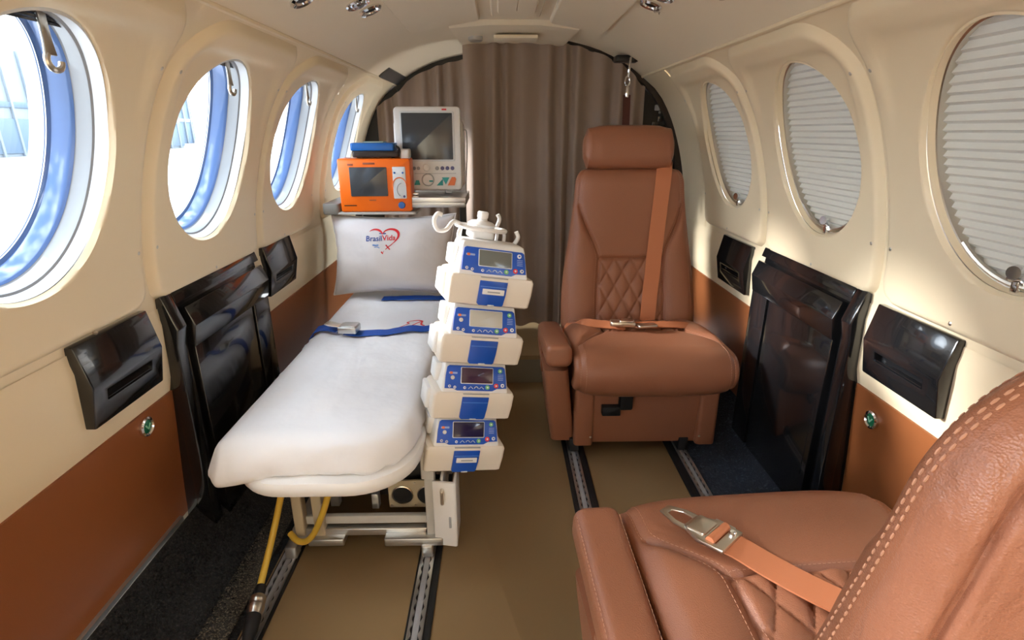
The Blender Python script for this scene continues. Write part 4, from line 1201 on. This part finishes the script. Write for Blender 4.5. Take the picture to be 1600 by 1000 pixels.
# blue restraint straps
def strap_path(pts, n=40):
    out = []
    for p in bez([(x, y, 0) for x, y, l in pts], n):
        l = interp([(x, l) for x, y, l in pts], p.x); out.append((p.x, p.y, bed_z(p.x, p.y) + 0.003 + l))
    return out
RS = empty('restraint_strap', (-0.35, 1.44, 0.366)); RO = Vector(RS.location)
mb = MB(); mb.ribbon([(-0.552, 1.475, 0.318), (-0.546, 1.472, 0.345), (-0.530, 1.468, 0.364), (-0.505, 1.462, 0.374), (-0.480, 1.450, 0.378), (-0.455, 1.442, 0.376)], (0, 1, 0.1), 0.040, 0.002); mb.xf(Matrix.Translation(-RO)); mb.obj('webbing', M_strap, RS, smooth=60)
mb = MB(); mb.ribbon(strap_path([(-0.435, 1.430, 0.004), (-0.38, 1.425, 0.003), (-0.32, 1.426, 0.003), (-0.27, 1.440, 0.006), (-0.225, 1.442, 0.003), (-0.196, 1.449, 0.002)]) + [(-0.178, 1.452, 0.354), (-0.167, 1.453, 0.318)], (0, 1, 0.05), 0.038, 0.002); mb.xf(Matrix.Translation(-RO)); mb.obj('webbing', M_strap, RS, smooth=60)
mb = MB(); mb.rbox(-0.026, 0.026, -0.024, 0.024, -0.006, 0.012, 0.005, 0.003); bk = mb.obj('buckle', M_alu, RS, Vector((-0.422, 1.424, 0.382)) - RO, (0, 0, math.radians(-4)))
mb = MB(); mb.rbox(-0.018, 0.024, -0.020, 0.020, 0.012, 0.0145, 0.004, 0.001); mb.obj('buckle_flap', M_alu, bk)
mb = MB(); mb.loft([[(x, -w, 0.0), (x, w, 0.0), (x, w, 0.003), (x, -w, 0.003)] for x, w in ((-0.066, 0.013), (-0.052, 0.017), (-0.030, 0.013), (-0.020, 0.012))]); mb.obj('tongue', M_steel, RS, Vector((-0.425, 1.428, 0.385)) - RO, (0, math.radians(8), math.radians(-8)), bevel=0.001)
tag(RS, 'blue webbing strap with silver buckle fastened across the middle of the mattress', 'strap')
RS2 = empty('restraint_strap', (-0.28, 1.72, 0.366)); RO = Vector(RS2.location)
mb = MB(); mb.ribbon(strap_path([(-0.40, 1.760, 0.001), (-0.33, 1.756, 0.003), (-0.26, 1.756, 0.004), (-0.196, 1.760, 0.002)]) + [(-0.178, 1.761, 0.354), (-0.167, 1.761, 0.318)], (0, 1, 0.05), 0.036, 0.002); mb.xf(Matrix.Translation(-RO)); mb.obj('webbing', M_strap, RS2, smooth=60)
tag(RS2, 'blue strap lying along the lower edge of the pillow', 'strap')

# ================================================================== SHELF AND DEVICES
SH = empty('equipment_shelf', (-0.34, 1.95, 0.0)); o0 = Vector(SH.location)
def hpart(name, mb, m, parent=SH, **k):
    mb.v = [(x-o0.x, y-o0.y, z-o0.z) for x, y, z in mb.v]; return mb.obj(name, m, parent, **k)
mb = MB(); mb.rbox(-0.330, -0.118, 1.835, 2.09, 0.660, 0.690, 0.004, 0.003); hpart('deck', mb, M_alu)
mb = MB(); mb.rbox(-0.335, -0.116, 1.832, 1.842, 0.676, 0.694, 0.002, 0.002, axis='x'); hpart('front_lip', mb, M_alu)
mb = MB(); mb.rbox(-0.575, -0.280, 1.815, 2.09, 0.640, 0.648, 0.012, 0.003); hpart('side_tray', mb, M_grime)
mb = MB(); mb.rbox(-0.585, -0.530, 1.812, 2.05, 0.640, 0.676, 0.012, 0.005); hpart('tray_edge', mb, mat('grey_edge', (0.22, 0.21, 0.19), 0.5))
for x in (-0.53, -0.142):
    mb = MB(); mb.rbox(x-0.012, x+0.012, 2.05, 2.075, 0.112, 0.662, 0.003, 0.002); hpart('leg', mb, M_dark)
tag(SH, 'metal equipment shelf behind the pillow carrying the monitors', 'shelf')

def disc(mb, x, z, r, y=-0.0, h=0.002, n=18): return mb.lathe([(r, 0.0), (r, h*0.7), (r*0.86, h)], n, (x, y, z), (0, -1, 0))
# patient monitor
MO = empty('patient_monitor', (-0.246, 1.935, 0.6945), (math.radians(-4), 0, math.radians(2)))
mb = MB(); mb.rbox(-0.112, 0.112, 0.0, 0.055, 0.012, 0.285, 0.014, 0.008, axis='y', n=5); mb.obj('front_housing', M_white, MO, smooth=40)
mb = MB(); mb.rbox(-0.120, 0.120, 0.035, 0.150, 0.020, 0.250, 0.020, 0.014, axis='y', n=5); mb.obj('rear_housing', M_white, MO, smooth=40)
mb = MB(); mb.rbox(-0.092, 0.090, -0.003, 0.004, 0.108, 0.270, 0.006, 0.002, axis='y'); bz = mb.obj('screen_bezel', M_wgrey, MO)
mb = MB(); mb.rbox(-0.086, 0.084, -0.0045, 0.0, 0.114, 0.264, 0.002, 0.001, axis='y'); mb.obj('screen', M_screen, bz)
mb = MB(); mb.rbox(0.050, 0.066, -0.0008, 0.001, 0.2725, 0.2775, 0.001, 0.0005, axis='y'); mb.obj('brand_mark', M_redkey, MO)
for x in (-0.050, -0.036): mb = MB(); disc(mb, x, 0.0855, 0.0058, 0, 0.003); mb.obj('key', M_gkey, MO)
for x, m in ((0.028, M_gkey), (0.046, M_purple), (0.063, M_purple), (0.080, M_purple)): mb = MB(); disc(mb, x, 0.0855, 0.0066, 0, 0.003); mb.obj('key', m, MO)
mb = MB(); disc(mb, -0.008, 0.088, 0.0125, 0, 0.007); mb.obj('knob', M_white, MO)
mb = MB(); disc(mb, -0.005, 0.047, 0.0215, 0, 0.003, 30); kb = mb.obj('dial_ring', M_gkey, MO)
mb = MB(); disc(mb, -0.005, 0.047, 0.0190, -0.002, 0.010, 30); kb = mb.obj('dial', M_white, MO)
mb = MB(); mb.rbox(0.000, 0.013, -0.0135, -0.011, 0.0405, 0.0455, 0.001, 0.0005, axis='y'); mb.obj('pointer', M_teal, kb, None, (0, 0, 0))
def tri(mb, pts, y=-0.0, h=0.002): return mb.loft([[(x, y, z) for x, z in pts], [(x, y-h, z) for x, z in pts]])
for pts, m in ((((-0.052, 0.030), (-0.032, 0.030), (-0.036, 0.046), (-0.046, 0.046)), M_teal), (((0.024, 0.028), (0.046, 0.028), (0.046, 0.050)), M_teal), (((0.043, 0.055), (0.069, 0.055), (0.056, 0.031)), M_teal), (((0.062, 0.028), (0.086, 0.028), (0.092, 0.050), (0.088, 0.056), (0.077, 0.056)), M_orkey)):
    mb = MB(); tri(mb, pts); mb.obj('key', m, MO)
mb = MB(); mb.rbox(-0.050, 0.092, -0.0006, 0.001, 0.0675, 0.0688, 0.0003, 0.0003, axis='y'); mb.obj('divider_line', M_gkey, MO)
for x in (-0.075, 0.062):
    mb = MB(); mb.rbox(x-0.012, x+0.012, 0.03, 0.12, 0.0, 0.016, 0.004, 0.003); mb.obj('foot', M_wgrey, MO)
mb = MB(); mb.tube(bez([(0.118, 0.06, 0.215), (0.130, 0.045, 0.205), (0.130, 0.045, 0.13), (0.124, 0.05, 0.02), (0.13, 0.04, -0.02)], 24), 0.0022, 6); mb.obj('cable', M_gkey, MO)
tag(MO, 'white patient monitor with dark screen, dial and coloured keys on the shelf', 'monitor')

# orange ventilator
OR = empty('ventilator', (-0.408, 1.820, 0.6490), (0, 0, math.radians(3)))
mb = MB(); mb.rbox(-0.115, 0.115, 0.0, 0.102, 0.0, 0.168, 0.007, 0.005, axis='y', n=4); mb.obj('housing', M_orange, OR, smooth=40)
mb = MB(); mb.rbox(-0.079, 0.040, -0.003, 0.003, 0.050, 0.142, 0.003, 0.002, axis='y'); mb.obj('screen', M_screen, OR)
mb = MB(); mb.rbox(0.058, 0.100, -0.0025, 0.003, 0.042, 0.143, 0.003, 0.002, axis='y'); pn = mb.obj('key_panel', M_wgrey, OR)
mb = MB(); mb.tube([(0.079 + 0.022*math.cos(a), -0.003, 0.083 + 0.026*math.sin(a)) for a in [math.radians(-5 + 190*k/16) for k in range(17)]], 0.0018, 6); mb.obj('orange_arc', M_orkey, pn)
mb = MB(); mb.tube([(0.088 + 0.018*math.cos(a), -0.003, 0.070 + 0.022*math.sin(a)) for a in [math.radians(100 + 140*k/16) for k in range(17)]], 0.0011, 6); mb.obj('grey_arc', M_gkey, pn)
for x, z, r, m in ((0.065, 0.124, 0.0032, M_blue), (0.091, 0.124, 0.0032, M_blue), (0.092, 0.049, 0.0040, M_purple)): mb = MB(); disc(mb, x, z, r, -0.002, 0.002, 12); mb.obj('key', m, pn)
mb = MB(); disc(mb, 0.082, 0.021, 0.0112, -0.0, 0.006, 24); mb.obj('blue_knob', M_blue, OR)
mb = MB(); mb.rbox(-0.104, -0.064, -0.0012, 0.001, 0.0195, 0.0225, 0.0005, 0.0003, axis='y'); mb.obj('media_slot', M_blackm, OR)
mb = MB(); mb.rbox(-0.083, -0.065, -0.0008, 0.001, 0.146, 0.153, 0.001, 0.0003, axis='y'); mb.rbox(-0.034, 0.004, -0.0008, 0.001, 0.150, 0.156, 0.001, 0.0003, axis='y'); mb.rbox(-0.022, 0.0, -0.0008, 0.001, 0.036, 0.039, 0.001, 0.0003, axis='y'); mb.obj('print', mat('brown_print', (0.35, 0.10, 0.05), 0.5), OR)
mb = MB(); mb.rbox(0.083, 0.113, 0.02, 0.085, 0.166, 0.196, 0.008, 0.004); mb.obj('white_module', M_white, OR)
for z in (0.045, 0.055, 0.035):
    mb = MB(); mb.lathe([(0.004, 0.0), (0.0045, 0.010), (0.003, 0.022)], 10, (0.114, 0.02, z), (1, -0.1, 0)); mb.obj('connector', M_chrome, OR)
tag(OR, 'orange ventilator with grey screen and blue knob on the shelf above the pillow', 'ventilator')

BD = empty('blue_case', (-0.408, 1.865, 0.8185), (0, 0, math.radians(3)))
mb = MB(); mb.rbox(-0.074, 0.064, -0.035, 0.060, 0.022, 0.046, 0.006, 0.004); mb.obj('lid', M_blue, BD)
mb = MB(); mb.rbox(-0.070, 0.078, -0.036, 0.058, 0.002, 0.022, 0.008, 0.004); mb.obj('tray', mat('dark_brown_plastic', (0.025, 0.015, 0.013), 0.4), BD)
mb = MB(); mb.rbox(-0.038, 0.030, -0.005, 0.050, 0.046, 0.050, 0.003, 0.0015); mb.obj('top_plate', mat('pale_green_plate', (0.30, 0.40, 0.36), 0.5), BD)
for x in (-0.052, 0.058): mb = MB(); mb.lathe([(0.006, 0), (0.005, 0.004)], 10, (x, -0.02, -0.0005)); mb.obj('foot', M_blackm, BD)
mb = MB(); mb.tube(bez([(0.070, -0.03, 0.036), (0.080, -0.03, 0.028), (0.078, -0.02, 0.010)], 8), 0.004, 7); mb.obj('hinge', M_blackm, BD)
tag(BD, 'flat blue and dark brown case lying on top of the orange ventilator', 'case')

# ================================================================== INFUSION PUMPS ON A POLE
lean = Matrix.Rotation(math.radians(9.5), 4, 'Y') @ Matrix.Rotation(math.radians(-5), 4, 'X')
PB = Vector((-0.104, 1.055, 0.208))          # foot of the column
PR = lean @ Matrix.Rotation(math.radians(17), 4, 'Z')
axis_p = (lean.to_3x3() @ Vector((0, 0, 1))).normalized()
PITCHP = 0.1225
scr = [mat('reflection_navy', (0.018, 0.016, 0.06), 0.10, spec=0.6), mat('reflection_purple', (0.06, 0.03, 0.06), 0.10, spec=0.6), mat('reflection_pale', (0.52, 0.50, 0.44), 0.2), mat('reflection_grey', (0.16, 0.17, 0.155), 0.15)]  # reflections of the surroundings painted into each screen's base colour
PUMP_LAB = ['lowest of the four infusion pumps, just above the stretcher side plate', 'second infusion pump from the bottom of the stack, with a dark purple reflection painted on its screen', 'third infusion pump from the bottom of the stack, with a pale reflection painted on its screen', 'topmost infusion pump of the stack, with a grey reflection painted on its screen under the hooks']
def make_pump(k):
    T = empty('infusion_pump', PB + axis_p*(PITCHP*k)); T.rotation_euler = PR.to_euler()
    front = -0.060
    # lower housing: bowed front
    mb = MB(); rings = []
    for z, hw, f, b in ((0.000, 0.082, front+0.004, 0.028), (0.003, 0.085, front, 0.033), (0.030, 0.087, front-0.003, 0.035), (0.054, 0.087, front-0.004, 0.035), (0.060, 0.084, front-0.001, 0.033), (0.0625, 0.079, front+0.006, 0.028)):
        rings.append([(p, q, z) for p, q in rrect(-hw, hw, f, b, [0.012, 0.012, 0.007, 0.007], 5)])
    mb.loft(rings); mb.obj('lower_housing', M_offw, T, smooth=35)
    # upper housing carrying the slanted control panel
    mb = MB(); rings = []
    for z, hw, f, b in ((0.058, 0.072, front+0.000, 0.028), (0.064, 0.072, front+0.001, 0.032), (0.112, 0.066, front+0.022, 0.032), (0.119, 0.064, front+0.027, 0.030), (0.1222, 0.058, front+0.034, 0.026)):
        rings.append([(p, q, z) for p, q in rrect(-hw, hw, f, b, [0.010, 0.010, 0.005, 0.005], 5)])
    mb.loft(rings); mb.obj('upper_housing', M_white, T, smooth=35)
    # left connector blocks and rear
    mb = MB(); mb.rbox(-0.094, -0.070, -0.030, 0.030, 0.010, 0.056, 0.006, 0.004); mb.obj('side_block', M_white, T, smooth=40)
    mb = MB(); mb.rbox(-0.080, -0.060, -0.02, 0.028, 0.068, 0.108, 0.006, 0.004); mb.obj('side_block', M_white, T, smooth=40)
    # control panel frame: local sheet on the slanted face
    a = math.atan2(0.0215, 0.049)
    pf = empty('control_panel', (0, front - 0.0005, 0.0645), (-a, 0, 0)); pf.parent = T
    def face(mbx, m, nm, par=pf): return mbx.obj(nm, m, par, smooth=40)
    mb = MB(); poly = [(-0.066, 0.004), (-0.048, 0.004), (-0.040, 0.0), (0.036, 0.0), (0.046, 0.005), (0.067, 0.006), (0.0655, 0.030), (0.0625, 0.048), (0.058, 0.051), (-0.057, 0.051), (-0.0615, 0.048), (-0.0645, 0.030)]
    tri(mb, poly, 0.0, 0.0016); mb.obj('blue_plate', M_blueP, pf, bevel=0.0005, smooth=30)
    mb = MB(); mb.rbox(-0.033, 0.037, -0.0030, 0.0, 0.0140, 0.0480, 0.002, 0.001, axis='y'); s = mb.obj('screen_frame', M_wgrey, pf)
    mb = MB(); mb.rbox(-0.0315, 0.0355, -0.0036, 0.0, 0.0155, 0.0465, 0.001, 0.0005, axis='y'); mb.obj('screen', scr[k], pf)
    keys = [(-0.056, 0.0085, 0.0030, M_white), (-0.045, 0.0065, 0.0030, M_white), (-0.024, 0.0060, 0.0030, M_white), (0.025, 0.0075, 0.0046, M_grnkey), (0.044, 0.0110, 0.0050, M_redkey), (0.058, 0.0120, 0.0040, M_white), (0.052, 0.0420, 0.0045, M_white if k == 3 else M_grnkey)]
    if k < 3: keys.append((-0.050, 0.026, 0.0042, M_offw))
    for x, z, r, m in keys:
        mb = MB(); disc(mb, x, z, r, -0.001, 0.0022, 14); kk = mb.obj('key', m, pf)
        mb = MB(); disc(mb, x, z, r*0.42, -0.0030, 0.0006, 8); mb.obj('key_mark', M_blueP if m is M_white else M_wgrey, kk)
    mb = MB()
    for x, tp in ((-0.011, 0), (0.001, 1), (0.012, 0)):
        if tp == 0: mb.tube([(x-0.005, -0.0018, 0.004), (x, -0.0018, 0.0085), (x+0.005, -0.0018, 0.004)], 0.0007, 5)
        else: mb.tube([(x+0.004*math.cos(q), -0.0018, 0.0045+0.004*math.sin(q)) for q in [PI*j/8 for j in range(9)]], 0.0007, 5)
    mb.obj('arrow_marks', M_wgrey, pf)
    mb = MB()
    for zz in (0.0335, 0.030, 0.0265, 0.023): mb.rbox(0.0475, 0.0595, -0.0019, -0.001, zz, zz+0.0012, 0.0003, 0.0002, axis='y')
    mb.rbox(-0.058, -0.040, -0.0019, -0.001, 0.0335, 0.0375, 0.001, 0.0002, axis='y'); mb.obj('panel_print', mat('pale_blue_print', (0.35, 0.45, 0.75), 0.5), pf)
    mb = MB(); mb.rbox(-0.056, -0.050, -0.0021, -0.001, 0.033, 0.038, 0.001, 0.0002, axis='y'); mb.obj('panel_emblem', M_orkey, pf)
    # shadow slot between panel and door, blue door with label
    mb = MB(); mb.rbox(-0.026, 0.030, front-0.0045, front, 0.0575, 0.0592, 0.0005, 0.0003, axis='y'); mb.obj('door_slot', M_gkey, T)
    mb = MB(); pd = [(-0.027, 0.052), (0.030, 0.052), (0.029, 0.025), (0.0265, 0.006), (0.024, 0.003), (-0.024, 0.003), (-0.027, 0.006)]
    tri(mb, pd, front+0.002, 0.0085); dr = mb.obj('door', M_blueD, T, bevel=0.0008, smooth=30)
    mb = MB(); mb.rbox(-0.0255, 0.0285, front-0.0078, front-0.0055, 0.0400, 0.0415, 0.0005, 0.0003, axis='y'); mb.obj('door_ridge', mat('light_blue_edge', (0.10, 0.25, 0.70), 0.3), dr)
    if k in (0, 3):
        mb = MB(); mb.rbox(-0.020, 0.025, front-0.0080, front-0.0055, 0.0255, 0.0365, 0.001, 0.0004, axis='y'); lb = mb.obj('door_label', M_white, dr)
        mb = MB(); mb.rbox(-0.010, 0.016, front-0.0084, front-0.0075, 0.0295, 0.0322, 0.0003, 0.0002, axis='y'); mb.obj('label_print', M_gkey, dr)
    mb = MB(); mb.rbox(-0.006, 0.008, front-0.0075, front-0.004, 0.0020, 0.0050, 0.001, 0.0008, axis='y'); mb.obj('door_catch', M_wgrey, dr)
    mb = MB(); mb.rbox(-0.079, -0.064, front-0.0034, front, 0.0455, 0.0480, 0.0005, 0.0002, axis='y'); mb.obj('housing_print', M_gkey, T)
    tag(T, 'white and blue ' + PUMP_LAB[k] if k else 'white and blue infusion pump, lowest of the four, just above the stretcher side plate', 'pump', 'stacked infusion pumps')
    return T
PUMP_LAB[1] = 'infusion pump with a dark purple reflection painted on its screen, second from bottom of stack'
PUMP_LAB[2] = 'infusion pump with a pale reflection painted on its screen, third from the bottom of the stack'
PUMP_LAB[3] = 'infusion pump with a grey reflection painted on its screen, topmost of the stack under the hooks'
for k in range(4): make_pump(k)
# pole with hook crown
PO = empty('pump_pole', PB); PO.rotation_euler = PR.to_euler()
mb = MB(); mb.tube([(-0.01, 0.046, -0.10), (-0.01, 0.046, 0.2), (-0.01, 0.046, 0.4800)], 0.010, 14); mb.obj('pole', M_alu, PO)
mb = MB(); mb.rbox(-0.035, 0.005, 0.02, 0.08, -0.055, 0.000, 0.004, 0.003); mb.obj('pole_clamp', M_grime, PO)
mb = MB(); mb.lathe([(0.026, 0.0), (0.030, 0.006), (0.022, 0.012), (0.011, 0.014), (0.010, 0.018), (0.0115, 0.020), (0.0115, 0.030), (0.0095, 0.032)], 24, (-0.01, 0.04, 0.5120)); hub = mb.obj('hub', M_white, PO)
mb = MB(); mb.rbox(-0.035, 0.015, 0.015, 0.068, 0.4890, 0.5150, 0.008, 0.004); mb.obj('hub_block', M_white, PO)
mb = MB(); mb.tube([(-0.01 + 0.052*math.cos(a), 0.04 + 0.040*math.sin(a), 0.5100) for a in [2*PI*j/32 for j in range(33)]], 0.0045, 8); mb.obj('hanger_ring', M_white, PO)
for pts in ([(-0.055, 0.030, 0.5120), (-0.075, 0.02, 0.5170), (-0.090, 0.01, 0.5000), (-0.108, 0.005, 0.4980), (-0.117, 0.005, 0.5150), (-0.112, 0.005, 0.5290), (-0.103, 0.005, 0.5280)],
            [(0.030, 0.070, 0.5100), (0.036, 0.080, 0.5120), (0.040, 0.080, 0.5300), (0.034, 0.080, 0.5400)],
            [(0.050, 0.030, 0.4800), (0.060, 0.022, 0.4860), (0.066, 0.018, 0.5020), (0.060, 0.018, 0.5140)]):
    mb = MB(); mb.tube(bez(pts, 26), 0.0045, 8); mb.obj('hook', M_white, PO, smooth=60)
for x, y in ((-0.060, 0.025), (-0.048, 0.06), (0.040, 0.03), (0.034, 0.062)):
    mb = MB(); mb.tube(bez([(x*0.9, y, 0.5110), (x, y, 0.4950), (x*0.92, y, 0.4600)], 10), 0.0036, 8); mb.obj('ring_stay', M_white, PO)
mb = MB(); mb.tube(bez([(0.046, 0.03, 0.4850), (0.046, 0.0, 0.4800), (0.020, -0.006, 0.4785), (-0.03, -0.004, 0.4785)], 16), 0.003, 7); mb.obj('front_wire', M_white, PO)
tag(PO, 'leaning pole with white hook crown holding the stacked infusion pumps', 'pole')

# ================================================================== HOSE
HO = empty('oxygen_hose', (-0.475, 0.86, 0.0)); o1 = Vector(HO.location)
mb = MB(); mb.tube(bez([(-0.440, 1.02, 0.262), (-0.452, 0.965, 0.215), (-0.470, 0.94, 0.140), (-0.480, 0.905, 0.085), (-0.482, 0.862, 0.052), (-0.480, 0.850, 0.045)], 40), 0.0068, 12); mb.xf(Matrix.Translation(-o1)); mb.obj('hose', M_hose, HO)
d = Vector((0.012, -0.085, -0.018)).normalized(); p0 = Vector((-0.480, 0.853, 0.046))
mb = MB(); mb.lathe([(0.0095, -0.004), (0.0105, 0.006), (0.009, 0.018)], 16, p0, d); mb.xf(Matrix.Translation(-o1)); mb.obj('ferrule', M_blackm, HO)
mb = MB(); mb.lathe([(0.013, 0.018), (0.0150, 0.021), (0.0150, 0.030), (0.0138, 0.032), (0.0138, 0.036), (0.0158, 0.038), (0.0158, 0.047), (0.0145, 0.050), (0.0135, 0.056)], 22, p0, d); mb.xf(Matrix.Translation(-o1)); mb.obj('coupling', M_steel, HO)
mb = MB(); mb.lathe([(0.0130, 0.055), (0.0140, 0.062), (0.0135, 0.085), (0.010, 0.100), (0.008, 0.14)], 18, p0, d); mb.xf(Matrix.Translation(-o1)); mb.obj('plug', M_blackm, HO)
tag(HO, 'yellow hose with metal coupling hanging from the stretcher to the floor', 'hose')
HO2 = empty('oxygen_hose', (-0.42, 1.0, 0.05)); o1 = Vector(HO2.location)
mb = MB(); mb.tube(bez([(-0.352, 0.99, 0.262), (-0.368, 0.965, 0.175), (-0.400, 0.965, 0.095), (-0.425, 0.968, 0.060), (-0.448, 0.972, 0.056), (-0.468, 0.985, 0.066)], 40), 0.0068, 12); mb.xf(Matrix.Translation(-o1)); mb.obj('tube', M_hose, HO2)
tag(HO2, 'short yellow hose looping under the foot of the stretcher frame', 'hose')
